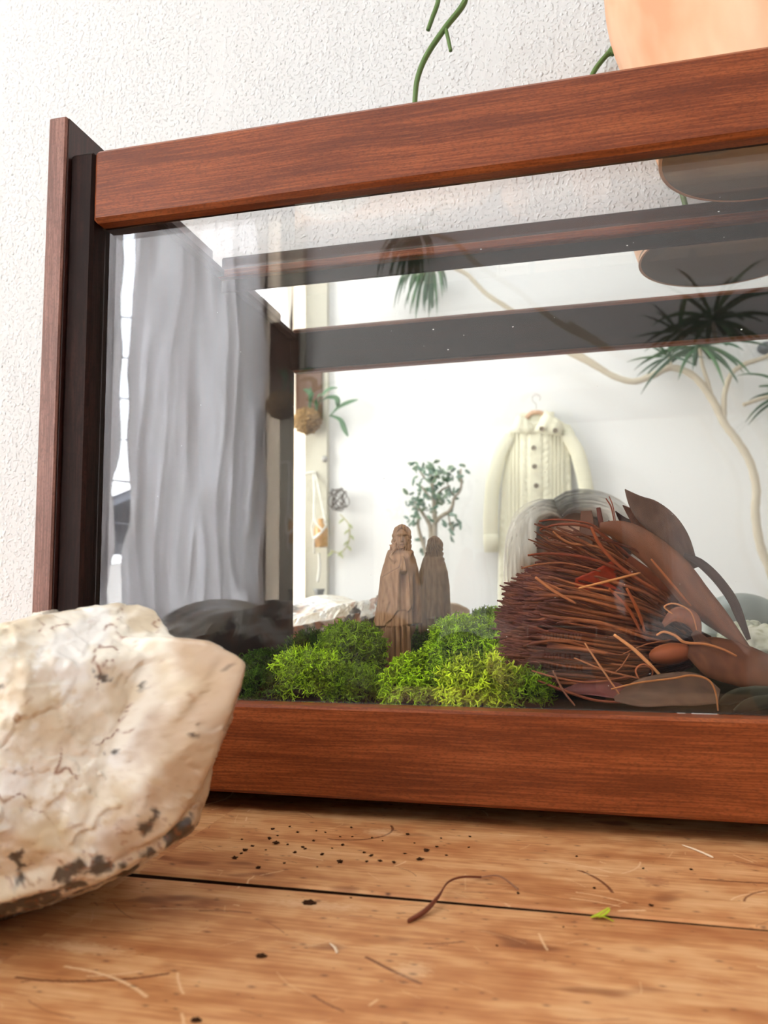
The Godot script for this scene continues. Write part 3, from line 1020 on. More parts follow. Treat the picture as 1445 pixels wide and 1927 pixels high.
		y -= 0.62 if y < 1034.0 or (y > 1170.0 and y < 1182.0) else 0.9
	var top := PackedVector3Array()
	var tip := Vector3(mx_of(mid) * unit, (foot - 982.6) * unit, 0)
	var under := PackedVector3Array()
	for k in nu:
		top.append(tip)
		under.append(Vector3(-2.0 * unit, 0, 0))
	rows.append(top); cols.append(cols[-1])
	rows.push_front(under); cols.push_front(cols[0])
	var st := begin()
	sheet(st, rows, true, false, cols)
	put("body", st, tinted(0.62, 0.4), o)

func mx_of(mid: Array) -> float:
	return mid[0][1] - 752.0

func px_line(p: Array, z0: float, z1: float) -> Array:
	var out := []
	for k in p.size():
		out.append(at(p[k][0], p[k][1], lerpf(z0, z1, float(k) / (p.size() - 1))))
	return out

func dried_flower() -> void:
	var b := at(1292, 1218, -0.09)
	var o := thing("dried_flower", "large dried reddish-brown flower head with stiff bristles and curled bracts lying on its side", "dried flower", b)
	var r := RandomNumberGenerator.new()
	r.seed = 5
	var axis := (at(940, 1172, -0.075) - b).normalized()
	var p1 := axis.cross(Vector3.FORWARD).normalized()
	var p2 := axis.cross(p1).normalized()
	var m := tinted(0.6, 0.35)
	m.albedo_color = Color(1.0, 0.97, 0.95)
	var dome := at(1022, 1175, -0.078) - b
	var strand := func(st: SurfaceTool, rho: float, phi: float, stretch: float, w: float, tone: float) -> void:
		var side := p1 * cos(phi) + p2 * sin(phi)
		var R := 0.0385
		var tip := dome + side * R * rho + axis * (sqrt(maxf(0.0, 1.0 - rho * rho)) * R * 0.72 + stretch)
		tip += Vector3(r.randfn(0, 0.0012), r.randfn(0, 0.0012), r.randfn(0, 0.0012))
		var root := side * 0.013 * rho + axis * r.randf_range(-0.004, 0.02)
		var m1 := root.lerp(tip, 0.35) + side * 0.010 * rho
		var m2 := root.lerp(tip, 0.75) + side * 0.004 * rho + Vector3(r.randfn(0, 0.0022), r.randfn(0, 0.0022), r.randfn(0, 0.0022))
		var pts := spline([root, m1, m2, tip], 9)
		var wid := []
		var col := []
		for k in 9:
			var t := k / 8.0
			wid.append(w * (0.6 + 0.5 * sin(t * 2.6) + (0.5 if t > 0.84 and t < 0.99 else 0.0)) * (0.6 if k == 8 else 1.0))
			var cc := lin(74, 30, 16).lerp(lin(196, 122, 74), smoothstep(0.1, 0.6, t) * tone * tone).lerp(lin(84, 46, 40), smoothstep(0.66, 0.97, t) * 0.92)
			col.append(cc)
		tube(st, pts, wid, 5, 0.7, Vector3.ZERO, col)
	# the dense brush: the bristles nearest the viewer each a piece, the rest together
	var st := begin()
	for k in 1250:
		var rho := sqrt((k + 0.5) / 1250.0)
		strand.call(st, rho, k * 2.39996, r.randfn(0, 0.0025), r.randf_range(0.0006, 0.001), r.randf())
	var rest := put("bristles", st, m, o)
	rest.set_meta("kind", "stuff")
	for k in 110:
		st = begin()
		strand.call(st, r.randf_range(0.86, 1.06), r.randf() * TAU, r.randfn(0.0, 0.004), r.randf_range(0.0008, 0.0012), r.randf_range(0.5, 1.0))
		put("bristle", st, m, o)
	# looser bristles fanning upwards
	for k in 90:
		var u := r.randf()
		var tip := at(lerpf(1010, 1140, u * u) + r.randfn(0, 10), lerpf(1072, 985, r.randf()) + r.randfn(0, 6), r.randf_range(-0.105, -0.055)) - b
		var root := at(r.randf_range(1235, 1300), r.randf_range(1120, 1215), r.randf_range(-0.1, -0.07)) - b
		var mid := root.lerp(tip, 0.5) + Vector3(0, r.randf_range(0.004, 0.012), r.randfn(0, 0.004))
		var w := r.randf_range(0.0006, 0.0011)
		var c := lin(80, 34, 18).lerp(lin(186, 112, 66), r.randf() * r.randf())
		st = begin()
		tube(st, spline([root, mid, tip], 8), [w * 1.3, w * 1.3, w * 1.2, w * 1.1, w, w, w, w * 0.5], 5, 0.6, Vector3.ZERO, [c, c, c, c, c, c, c.darkened(0.3), c.darkened(0.5)])
		put("bristle", st, m, o)
	# the ones that stand out, drawn after the photograph
	var tan_ := lin(196, 134, 84)
	var red := lin(128, 64, 40)
	for q in [[[[1014, 981], [1042, 978], [1085, 981], [1120, 991], [1150, 1022]], -0.07, -0.075, 4.0, red], [[[1015, 997], [1052, 987], [1108, 992], [1155, 1022], [1200, 1060]], -0.06, -0.075, 5.5, red], [[[1031, 1013], [1085, 1007], [1130, 1012]], -0.065, -0.075, 4.5, red.darkened(0.3)],
		[[[993, 1045], [1038, 1042], [1108, 1051], [1179, 1079], [1240, 1120]], -0.05, -0.07, 5.5, red], [[[981, 1070], [1014, 1062], [1066, 1060], [1130, 1075]], -0.055, -0.06, 3.5, lin(150, 96, 62)], [[[1040, 1000], [1072, 1022], [1132, 1032], [1200, 1075]], -0.055, -0.07, 4.5, lin(170, 110, 66)],
		[[[1112, 992], [1132, 1030], [1174, 1072], [1238, 1112]], -0.048, -0.06, 6.0, lin(150, 78, 42)], [[[1089, 1107], [1155, 1091], [1205, 1078]], -0.036, -0.045, 4.5, lin(214, 150, 92)], [[[1007, 1086], [1042, 1112], [1084, 1136]], -0.036, -0.04, 5.5, lin(190, 124, 80)],
		[[[1155, 1194], [1190, 1220], [1218, 1246], [1247, 1276]], -0.036, -0.04, 6.0, lin(224, 160, 104)], [[[1179, 1107], [1202, 1154], [1217, 1204]], -0.045, -0.06, 5.5, lin(170, 92, 48)], [[[1146, 1107], [1183, 1147], [1207, 1192]], -0.04, -0.055, 5.0, lin(160, 84, 44)],
		[[[1235, 1196], [1249, 1189], [1270, 1196], [1289, 1209], [1325, 1212], [1358, 1221], [1386, 1235]], -0.045, -0.045, 5.0, tan_], [[[1150, 1297], [1200, 1285], [1265, 1277], [1300, 1271], [1332, 1279], [1346, 1302], [1351, 1338]], -0.03, -0.024, 3.5, lin(176, 120, 70)],
		[[[1205, 1282], [1196, 1262], [1210, 1250], [1228, 1262], [1222, 1284]], -0.035, -0.04, 4.0, lin(150, 84, 48)], [[[1265, 1155], [1250, 1142], [1270, 1136], [1300, 1152], [1312, 1190]], -0.05, -0.05, 3.0, tan_], [[[1140, 938], [1150, 955], [1156, 985]], -0.08, -0.075, 3.0, red], [[[1146, 934], [1153, 952], [1158, 980]], -0.08, -0.075, 2.5, red],
		[[[1170, 1232], [1215, 1213], [1262, 1204]], -0.037, -0.045, 2.8, lin(150, 96, 60)], [[[1010, 1280], [1062, 1300], [1120, 1318], [1180, 1322]], -0.035, -0.03, 5.0, lin(130, 70, 44)], [[[1000, 1262], [1050, 1276], [1110, 1284], [1190, 1272]], -0.035, -0.035, 4.0, lin(140, 84, 54)], [[[1040, 1262], [1060, 1300], [1082, 1328]], -0.03, -0.026, 4.0, lin(120, 80, 58)],
		[[[1100, 1210], [1128, 1252], [1165, 1306]], -0.033, -0.03, 3.5, lin(186, 130, 88)], [[[1080, 1238], [1140, 1262], [1200, 1276]], -0.035, -0.035, 3.5, lin(170, 110, 72)], [[[1185, 1230], [1168, 1256], [1150, 1270]], -0.035, -0.04, 2.5, lin(150, 96, 60)], [[[1225, 1052], [1262, 1096], [1300, 1140]], -0.05, -0.052, 4.0, lin(160, 98, 58)]]:
		var p := px_line(q[0], q[1], q[2])
		for k in p.size():
			p[k] -= b
		st = begin()
		var n := 6 * p.size()
		var w := []
		var cols := []
		for k in n:
			w.append(q[3] * 0.5 / 2900.0 * (0.75 + 0.35 * sin(PI * k / (n - 1))))
			cols.append((q[4] as Color).lerp(lin(90, 42, 24), 0.35 * k / n))
		tube(st, spline(p, n), w, 6, 0.7, Vector3.ZERO, cols)
		put("bristle", st, m, o)
	# bracts: spine in the photograph, depth at its ends, half width in pixels, colour, edge curl
	var leaf := tinted(0.55, 0.4)
	leaf.albedo_color = Color(0.97, 0.94, 0.92)
	var grey := lin(104, 82, 70)
	var dun := lin(112, 72, 48)
	for q in [["bract", [[1310, 1068], [1280, 1020], [1250, 985], [1218, 958], [1196, 942], [1176, 921]], -0.085, -0.07, [4, 20, 27, 25, 15, 1], grey, 0.4], ["bract", [[1240, 1010], [1210, 985], [1188, 965], [1172, 951]], -0.09, -0.075, [14, 16, 9, 1], lin(128, 70, 44), 0.3], ["bract", [[1225, 1020], [1195, 995], [1172, 978], [1158, 962]], -0.092, -0.08, [14, 13, 7, 1], lin(70, 46, 42), 0.3],
		["bract", [[1412, 1224], [1350, 1168], [1306, 1125], [1262, 1072], [1204, 1022], [1164, 1000], [1128, 992]], -0.055, -0.06, [3, 20, 27, 29, 25, 19, 8], dun, -0.35], ["bract", [[1286, 1046], [1312, 1058], [1336, 1078], [1358, 1103], [1377, 1131], [1390, 1161], [1408, 1204]], -0.078, -0.07, [5, 8, 9, 9, 9, 8, 4], lin(70, 54, 46), 0.5],
		["bract", [[1296, 1222], [1335, 1232], [1382, 1244], [1430, 1258], [1500, 1275]], -0.045, -0.05, [12, 34, 38, 34, 18], lin(106, 66, 42), -0.25], ["bract", [[1156, 1316], [1200, 1308], [1256, 1300], [1310, 1300], [1352, 1312]], -0.03, -0.034, [4, 22, 27, 27, 12], lin(98, 76, 58), 0.3],
		["bract", [[1103, 1030], [1106, 990], [1104, 961]], -0.088, -0.085, [15, 15, 11], lin(92, 60, 42), 0.2], ["bract", [[1132, 990], [1129, 972], [1126, 955]], -0.085, -0.083, [5, 5, 4], lin(92, 44, 34), 0.2], ["bract", [[1160, 1082], [1125, 1096], [1082, 1100]], -0.07, -0.06, [30, 26, 12], lin(176, 58, 24), 0.3],
		["bract", [[1250, 1178], [1275, 1160], [1300, 1168], [1312, 1195]], -0.06, -0.052, [6, 14, 14, 6], lin(124, 72, 44), 0.6], ["bract", [[1304, 1190], [1322, 1215], [1330, 1250], [1322, 1276]], -0.05, -0.05, [6, 14, 16, 6], lin(88, 58, 42), 0.4],
		["bract", [[1060, 1302], [1110, 1296], [1160, 1302], [1196, 1318]], -0.045, -0.04, [4, 13, 14, 5], lin(110, 58, 52), 0.5], ["bract", [[1310, 1100], [1270, 1110], [1225, 1095], [1180, 1052]], -0.075, -0.07, [10, 22, 22, 10], lin(120, 58, 32), 0.3]]:
		var p := px_line(q[1], q[2], q[3])
		for k in p.size():
			p[k] -= b
		var n := 18
		var w := []
		for v in spline(q[4], n):
			w.append(maxf(v, 0.4) / 2900.0)
		var spine := spline(p, n)
		var dir: Vector3 = (spine[-1] - spine[0]).normalized()
		var side := dir.cross((EYE - b).normalized()).normalized()
		side = (side + 0.35 * (EYE - b).normalized()).normalized()
		st = begin()
		var cols := []
		for k in n:
			cols.append((q[5] as Color).lerp(lin(70, 40, 26), 0.3 * r.randf()))
		blade(st, spine, w, side, 0.0011, q[6], 9, cols)
		put(q[0], st, leaf, o)
	# seed case, stalk and two dull green leaves at the bottom right
	st = begin()
	ball(st, 10, func(d: Vector3):
		return [d * Vector3(0.0125, 0.0062, 0.007) * (1.0 + 0.25 * d.x), lin(150, 84, 48).lerp(lin(100, 52, 30), 0.5 - 0.5 * d.y)])
	var seed_case := put("seed_case", st, m, o)
	seed_case.position = at(1252, 1232, -0.05) - b
	seed_case.rotation.z = 0.15
	st = begin()
	tube(st, spline([at(1270, 1212, -0.09) - b, at(1350, 1245, -0.085) - b, at(1450, 1290, -0.075) - b, at(1560, 1312, -0.07) - b], 14), 0.006, 10, 1.0, Vector3.ZERO, lin(84, 56, 38))
	put("stalk", st, m, o)
	for q in [[[1352, 1322], [1400, 1310], [1470, 1300]], [[1380, 1338], [1430, 1326], [1500, 1318]]]:
		var p := px_line(q, -0.035, -0.045)
		for k in p.size():
			p[k] -= b
		st = begin()
		blade(st, spline(p, 12), [0.0008, 0.003, 0.005, 0.006, 0.0065, 0.0065, 0.006, 0.006, 0.005, 0.004, 0.003, 0.001], Vector3(0.1, 0.7, 0.6), 0.0009, 0.2, 7, lin(74, 74, 58))
		put("leaf", st, leaf, o)

# ---------------------------------------------------------------- the person taking the picture: only the hair shows, in the mirror
func skin_of(st: SurfaceTool, bones: Array, cell: float, k: float) -> void:   # surface nets round tapered capsules [a, b, ra, rb, colour]
	var lo := Vector3.ONE * 1e9
	var hi := -lo
	for b in bones:
		var m := maxf(b[2], b[3]) + cell * 3.0
		lo = lo.min(b[0].min(b[1]) - Vector3.ONE * m)
		hi = hi.max(b[0].max(b[1]) + Vector3.ONE * m)
	var n := Vector3i(((hi - lo) / cell).ceil()) + Vector3i.ONE
	var f := PackedFloat32Array()
	f.resize(n.x * n.y * n.z)
	f.fill(1.0)
	for b in bones:
		var a: Vector3 = b[0]
		var ab: Vector3 = b[1] - a
		var inv := 1.0 / maxf(ab.length_squared(), 1e-9)
		var m := maxf(b[2], b[3]) + k + cell * 2.0
		var p0 := Vector3i((a.min(b[1]) - Vector3.ONE * m - lo) / cell).max(Vector3i.ZERO)
		var p1 := Vector3i((a.max(b[1]) + Vector3.ONE * m - lo) / cell).min(n - Vector3i.ONE)
		for z in range(p0.z, p1.z + 1):
			for y in range(p0.y, p1.y + 1):
				for x in range(p0.x, p1.x + 1):
					var p := lo + Vector3(x, y, z) * cell
					var t := clampf((p - a).dot(ab) * inv, 0.0, 1.0)
					var d: float = (p - a - ab * t).length() - lerpf(b[2], b[3], t)
					var i := (z * n.y + y) * n.x + x
					var e := f[i]
					var h := maxf(k - absf(e - d), 0.0) / k
					f[i] = minf(e, d) - h * h * k * 0.25
	var vid := {}
	var pts := PackedVector3Array()
	var step := [1, n.x, n.x * n.y]
	var off := [Vector3i(0, 0, 0), Vector3i(1, 0, 0), Vector3i(0, 1, 0), Vector3i(1, 1, 0), Vector3i(0, 0, 1), Vector3i(1, 0, 1), Vector3i(0, 1, 1), Vector3i(1, 1, 1)]
	var edges := [[0, 1], [2, 3], [4, 5], [6, 7], [0, 2], [1, 3], [4, 6], [5, 7], [0, 4], [1, 5], [2, 6], [3, 7]]
	for z in n.z - 1:
		for y in n.y - 1:
			for x in n.x - 1:
				var i := (z * n.y + y) * n.x + x
				var v0 := f[i]
				if v0 > 0.5:
					continue
				var v := [v0, f[i + 1], f[i + n.x], f[i + n.x + 1], f[i + step[2]], f[i + step[2] + 1], f[i + step[2] + n.x], f[i + step[2] + n.x + 1]]
				var neg := 0
				for q in v:
					neg += 1 if q < 0.0 else 0
				if neg == 0 or neg == 8:
					continue
				var s := Vector3.ZERO
				var c := 0
				for e in edges:
					if (v[e[0]] < 0.0) != (v[e[1]] < 0.0):
						s += Vector3(off[e[0]]).lerp(Vector3(off[e[1]]), v[e[0]] / (v[e[0]] - v[e[1]]))
						c += 1
				vid[i] = pts.size()
				pts.append(lo + (Vector3(x, y, z) + s / c) * cell)
	for i in vid:
		for ax in 3:
			var j: int = i + step[ax]
			if (f[i] < 0.0) == (f[j] < 0.0):
				continue
			var u: int = step[(ax + 1) % 3]
			var w: int = step[(ax + 2) % 3]
			if not (vid.has(i - u) and vid.has(i - w) and vid.has(i - u - w)):
				continue
			var q := [pts[vid[i - u - w]], pts[vid[i - w]], pts[vid[i]], pts[vid[i - u]]]
			if f[i] < 0.0:
				q.reverse()
			for e in [0, 1, 2, 0, 2, 3]:
				var p: Vector3 = q[e]
				var best := 1e9
				var col := Color.WHITE
				for b in bones:
					var ab: Vector3 = b[1] - b[0]
					var t := clampf((p - b[0]).dot(ab) / maxf(ab.length_squared(), 1e-9), 0.0, 1.0)
					var d: float = (p - b[0] - ab * t).length() - lerpf(b[2], b[3], t)
					if d < best:
						best = d
						col = b[4]
				st.set_color(col)
				st.add_vertex(p)

func person() -> void:
	var c := Vector3(0.31, -0.76, 0.86)
	var o := thing("person", "person with a centre parting in long grey hair, crouching low and holding up a phone", "person", c)
	var skin := lin(206, 164, 140)
	var knit := lin(58, 58, 64)
	var jean := lin(52, 60, 76)
	var H := Vector3(0.303, 0.160, 0.645)
	var tilt := Basis(Vector3.RIGHT, 0.5)
	var hd := func(x: float, y: float, z: float) -> Vector3:
		return H + tilt * Vector3(x, y, z) - c
	var st := begin()
	var body := [[Vector3(0.31, 0.0, 0.75), Vector3(0.31, -0.2, 0.84), 0.10, 0.125, knit], [Vector3(0.31, -0.2, 0.84), Vector3(0.31, -0.5, 0.94), 0.125, 0.135, knit], [Vector3(0.17, -0.045, 0.80), Vector3(0.45, -0.045, 0.80), 0.075, 0.075, knit], [Vector3(0.24, -0.53, 0.95), Vector3(0.38, -0.53, 0.95), 0.12, 0.12, jean]]
	for s in [-1.0, 1.0]:
		var sh := Vector3(0.31 + s * 0.165, -0.05, 0.80)
		var el := Vector3(0.31 + s * 0.165, 0.008, 0.645)
		var wr := Vector3(0.300 + s * 0.075 - 0.012, 0.032, 0.486)
		body.append_array([[sh, el, 0.055, 0.042, knit], [el, wr, 0.04, 0.027, knit]])
		body.append_array([[Vector3(0.31 + s * 0.085, -0.56, 0.95), Vector3(0.31 + s * 0.12, -0.68, 0.66), 0.085, 0.06, jean], [Vector3(0.31 + s * 0.12, -0.685, 0.66), Vector3(0.31 + s * 0.10, -0.715, 1.02), 0.055, 0.036, jean], [Vector3(0.31 + s * 0.10, -0.72, 1.02), Vector3(0.31 + s * 0.10, -0.728, 1.15), 0.036, 0.03, knit]])
	body.append([Vector3(0.31, 0.0, 0.74), Vector3(0.306, 0.10, 0.675), 0.056, 0.052, skin])
	for b in body:
		b[0] -= c; b[1] -= c
	skin_of(st, body, 0.013, 0.035)
	var head := [[hd.call(0, 0.025, 0.012), hd.call(0, 0.02, -0.008), 0.074, 0.074, skin], [hd.call(0, -0.035, -0.03), hd.call(0, -0.07, -0.05), 0.05, 0.03, skin], [hd.call(0, -0.01, -0.03), hd.call(0, -0.03, -0.02), 0.06, 0.06, skin],
		[hd.call(0, 0.0, -0.086), hd.call(0, -0.034, -0.1), 0.008, 0.012, skin], [hd.call(-0.03, 0.012, -0.076), hd.call(0.03, 0.012, -0.076), 0.012, 0.012, skin], [hd.call(-0.02, -0.058, -0.083), hd.call(0.02, -0.058, -0.083), 0.007, 0.007, lin(176, 112, 104)],
		[hd.call(-0.074, 0.0, 0.0), hd.call(-0.078, -0.03, 0.004), 0.012, 0.01, skin], [hd.call(0.074, 0.0, 0.0), hd.call(0.078, -0.03, 0.004), 0.012, 0.01, skin]]
	skin_of(st, head, 0.005, 0.018)
	for s in [-1.0, 1.0]:    # hands on the two long edges of the phone
		var at_ := func(x: float, y: float, z: float) -> Vector3:
			return EYE + look * Vector3(-0.0145 + s * x, y, z) - c
		var wr := Vector3(0.300 + s * 0.075 - 0.012, 0.032, 0.486) - c
		var hand := [[wr, at_.call(0.062, -0.092, 0.022), 0.024, 0.026, skin], [at_.call(0.062, -0.092, 0.022), at_.call(0.057, -0.068, 0.02), 0.022, 0.018, skin]]
		for k in 4:
			var y := -0.064 - 0.0155 * k
			var ln: float = [0.9, 1.0, 0.95, 0.75][k]
			hand.append_array([[at_.call(0.064, y, 0.018), at_.call(0.061, y, -0.004), 0.0092, 0.0086, skin], [at_.call(0.061, y, -0.004), at_.call(0.061 - 0.020 * ln, y + 0.001, -0.0075), 0.0086, 0.0072, skin]])
		hand.append_array([[at_.call(0.058, -0.085, 0.03), at_.call(0.050, -0.055, 0.028), 0.0125, 0.0105, skin], [at_.call(0.050, -0.055, 0.028), at_.call(0.036, -0.038, 0.023), 0.0105, 0.0085, skin]])
		skin_of(st, hand, 0.0036, 0.006)
	put("body", st, tinted(0.7, 0.3), o)
	# hair: strands from the parting over both sides of the head
	var r := RandomNumberGenerator.new()
	r.seed = 99
	st = begin()
	var dark := lin(72, 72, 76)
	var silver := lin(226, 220, 212)
	for k in 1900:
		var s := -1.0 if k % 2 else 1.0
		var zz := lerpf(-0.1, 0.085, r.randf())
		var lift := r.randf_range(0.0, 0.014) + (r.randf_range(0.0, 0.03) if r.randf() < 0.16 else 0.0)
		var sweep := r.randfn(0.0, 0.09)
		var p := []
		var wander := r.randfn(0, 0.004)
		for i in 12:
			var t := i / 11.0
			var th := deg_to_rad(lerpf(-16.0, -105.0 if s < 0 else 105.0, t)) + sweep * t
			var round_ := sqrt(maxf(0.15, 1.0 - pow(zz / 0.105, 2.0)))
			var q := Vector3(sin(th) * (0.088 + lift) * lerpf(round_, 1.0, 0.5), cos(th) * (0.098 + lift) * round_ + 0.012 - (0.012 * exp(-pow((th + 0.28) / 0.16, 2.0))), zz + wander * t * 4.0 - 0.02 * t)
			if t > 0.8:
				q.y -= (t - 0.8) * 0.32
			p.append(hd.call(q.x, q.y, q.z))
		var cc := []
		var v := r.randf()
		for i in 12:
			var t := i / 11.0
			cc.append(dark.lerp(silver, clampf(t * 2.4 + v * 0.7 - 0.3 + (0.2 if s < 0 else -0.2), 0.0, 1.0)))
		tube(st, spline(p, 12), 0.00075, 4, 1.0, Vector3.ZERO, cc)
	put("hair", st, tinted(0.45, 0.5), o)
	var iris := lin(60, 50, 44)
	st = begin()
	for s in [-1.0, 1.0]:
		ball(st, 8, func(d: Vector3):
			return [hd.call(s * 0.031, -0.004, -0.069) + d * 0.012, iris if (tilt.inverse() * d).z < -0.88 else lin(232, 228, 222)])
	put("eyes", st, tinted(0.2), o)
	phone()

func phone() -> void:
	var at_ := func(x: float, y: float, z: float) -> Vector3:
		return EYE + look * Vector3(x, y, z)
	var o := thing("phone", "dark phone with a boxed warning sticker on its back, held up to the cabinet glass", "phone", at_.call(-0.0145, -0.058, 0.010))
	o.basis = look * Basis(Vector3.UP, PI)       # its back looks at the cabinet
	var st := begin()
	box(st, Vector3.ZERO, Vector3(0.092, 0.138, 0.008), 0.003)
	put("case", st, mat(rgb(26, 26, 30), 0.5), o)
	st = begin()
	box(st, Vector3(0, 0, -0.0042), Vector3(0.084, 0.126, 0.001), 0.0004)
	put("screen", st, mat(rgb(8, 8, 10), 0.1), o)
	st = begin()
	lathe(st, [Vector2(0.0045, 0.0), Vector2(0.007, 0.0), Vector2(0.007, 0.0015), Vector2(0.0045, 0.0015), Vector2(0.0045, 0.0)], 24)
	var ring := put("lens_ring", st, mat(rgb(60, 60, 64), 0.3), o)
	ring.position = Vector3(-0.0145, 0.058, 0.0041)
	ring.rotation.x = PI / 2
	var pale := mat(rgb(244, 242, 238), 0.7)
	var grey := mat(rgb(232, 232, 232), 0.7)
	var c := STICKER
	var w := 0.0393
	var h := 0.0278
	st = begin()
	for q in [[0.0, h, 2.0 * w, 0.0018], [0.0, -h, 2.0 * w, 0.0018], [-w, 0.0, 0.0018, 2.0 * h], [w, 0.0, 0.0018, 2.0 * h]]:
		box(st, c + Vector3(q[0], q[1], 0.0002), Vector3(q[2], q[3], 0.0004), 0.0001)
	put("sticker_border", st, pale, o)
	st = begin()
	box(st, c + Vector3(0.0, -h * 0.42, 0.0001), Vector3(2.0 * w - 0.002, h * 1.12, 0.0003), 0.0001)
	put("sticker_panel", st, grey, o)
	var font := SystemFont.new()
	font.font_names = PackedStringArray(["Droid Sans"])
	font.font_weight = 700
	for q in [["WARNING", 0.0165, 0.0072, pale], ["FEELINGS", -0.0058, 0.0072, mat(rgb(22, 22, 26), 0.6)], ["MAY ARISE", -0.0175, 0.0072, mat(rgb(22, 22, 26), 0.6)]]:
		var t := TextMesh.new()
		t.text = q[0]
		t.font = font
		t.font_size = 32
		t.pixel_size = q[2] / 24.0
		t.depth = 0.0004
		var l := put("lettering", t, q[3], o)
		l.position = c + Vector3(0.0, q[1], 0.0004)

# ---------------------------------------------------------------- the room behind the viewer, seen in the mirror and the front pane
func curtain(called_label: String, x0: float, x1: float, folds: float, sd: int, n: int) -> void:
	var r := noise(FastNoiseLite.TYPE_SIMPLEX_SMOOTH, 1.0, 2, sd)
	var rows := []
	var nv := 60
	for i in nv + 1:
		var t := float(i) / nv
		var y := lerpf(-0.06, 2.22, t)
		var row := PackedVector3Array()
		for k in n + 1:
			var u := float(k) / n
			var ph := u * folds * TAU + 2.2 * r.get_noise_2d(u * 2.5, t * 1.3) * 3.0
			var z := 0.034 * sin(ph) + 0.016 * sin(ph * 2.3 + 1.0) + 0.02 * r.get_noise_2d(u * 6.0 + 9.0, t * 4.0)
			z *= lerpf(1.25, 0.8, t)
			var x := lerpf(x0, x1, u) + 0.008 * cos(ph) + 0.008 * r.get_noise_2d(t * 3.0, u + 5.0)
			var hem := 0.0
			if i == 0:
				hem = 0.03 * r.get_noise_2d(u * 5.0, 40.0)
			row.append(Vector3(x, y + hem, FAR - 0.085 + z))
		rows.append(row)
	var st := begin()
	sheet(st, rows)
	tag(put("curtain", st, M.linen), called_label, "curtain", "")

func rosette(o: Node3D, c: Vector3, n: int, size: float, up: Vector3, droop: float, sd: int) -> void:
	var r := RandomNumberGenerator.new()
	r.seed = sd
	for k in n:
		var a := k * 2.39996
		var f := float(k) / n
		var side := up.cross(Vector3(0.3, 0.2, 0.93)).normalized().rotated(up, a)
		var d := (up * lerpf(1.0, -0.35, f) + side * lerpf(0.25, 1.0, sqrt(f))).normalized()
		var ln := size * r.randf_range(0.7, 1.15)
		var p := [c]
		for i in 6:
			d = (d + Vector3.DOWN * droop * r.randf_range(0.06, 0.34)).normalized()
			p.append(p[-1] + d * ln / 6.0)
			if p[-1].z > FAR - 0.006:
				p[-1].z = FAR - 0.006
		var w := []
		for v in spline([0.35, 0.8, 1.0, 0.95, 0.75, 0.45, 0.05], 12):
			w.append(maxf(0.0006, v * size * 0.026))
		var st := begin()
		blade(st, spline(p, 12), w, d.cross(Vector3(0.1, 0.2, 1.0)).normalized(), 0.002, 0.25, 5)
		put("leaf", st, M.leaf_dark if k % 3 else M.leaf, o)

func dragon_tree() -> void:
	var base := Vector3(1.62, -0.76, 2.86)
	var o := thing("dragon_tree", "dragon tree with long snaking pale stems and spiky leaf tufts on the white wall", "plant", base)
	var bark := mat(rgb(206, 194, 172), 0.8)
	var Z := FAR - 0.12
	var g := func(p: Array) -> Array:
		var out := []
		for q in p:
			out.append((paned(q[0], q[1], Z) if q.size() > 2 else mirrored(q[0], q[1], Z)) - base)
		return out
	var stem := func(p: Array, r0: float, r1: float) -> void:
		var st := begin()
		var n := p.size() * 6
		var r := []
		for k in n:
			r.append(lerpf(r0, r1, float(k) / (n - 1)) * (1.0 + 0.05 * sin(k * 1.9)))
		tube(st, spline(p, n), r, 9)
		put("stem", st, bark, o)
	var main: Array = g.call([[1470, 1110], [1445, 1062], [1430, 1025], [1421, 965], [1423, 920], [1411, 870], [1386, 828], [1362, 796], [1340, 752], [1305, 708], [1262, 692], [1225, 708], [1190, 718], [1150, 706], [1110, 680], [1070, 655]])
	main.push_front(Vector3(-0.2, 0.62, 0.05)); main.push_front(Vector3(0, 0.1, 0))
	stem.call(main, 0.021, 0.014)
	var tail: Array = g.call([[1143, 655, 1], [1102, 634, 1], [1061, 613, 1], [1009, 577, 1], [983, 554, 1], [945, 528, 1], [901, 500, 1], [880, 480, 1], [855, 456, 1], [815, 440, 1], [790, 440, 1]])
	tail.push_front(main[-1])
	stem.call(tail, 0.014, 0.010)
	stem.call(g.call([[1362, 796], [1362, 765], [1364, 738], [1376, 704], [1400, 686], [1440, 672], [1480, 650]]), 0.013, 0.010)
	stem.call(g.call([[1340, 752], [1332, 720], [1322, 690], [1316, 655]]), 0.010, 0.008)
	stem.call(g.call([[1262, 692], [1262, 684], [1259, 672]]), 0.007, 0.006)
	stem.call(g.call([[1480, 742], [1440, 748], [1418, 755], [1398, 762]]), 0.010, 0.009)
	rosette(o, g.call([[1316, 652]])[0], 30, 0.34, Vector3(0.08, 1, -0.15).normalized(), 1.0, 3)
	rosette(o, g.call([[1258, 672]])[0], 18, 0.2, Vector3(-0.1, 1, -0.1).normalized(), 0.45, 4)
	rosette(o, g.call([[788, 440, 1]])[0], 34, 0.3, Vector3(-0.5, 0.1, -0.25).normalized(), 2.4, 5)
	rosette(o, g.call([[1490, 745]])[0], 26, 0.26, Vector3(0.3, 1, -0.2).normalized(), 0.8, 6)
	var st := begin()
	lathe(st, [Vector2(0.0, 0.0), Vector2(0.13, 0.0), Vector2(0.16, 0.25), Vector2(0.165, 0.27), Vector2(0.15, 0.27), Vector2(0.14, 0.24), Vector2(0.0, 0.235)], 40)
	put("planter", st, mat(rgb(150, 146, 140), 0.7), o)

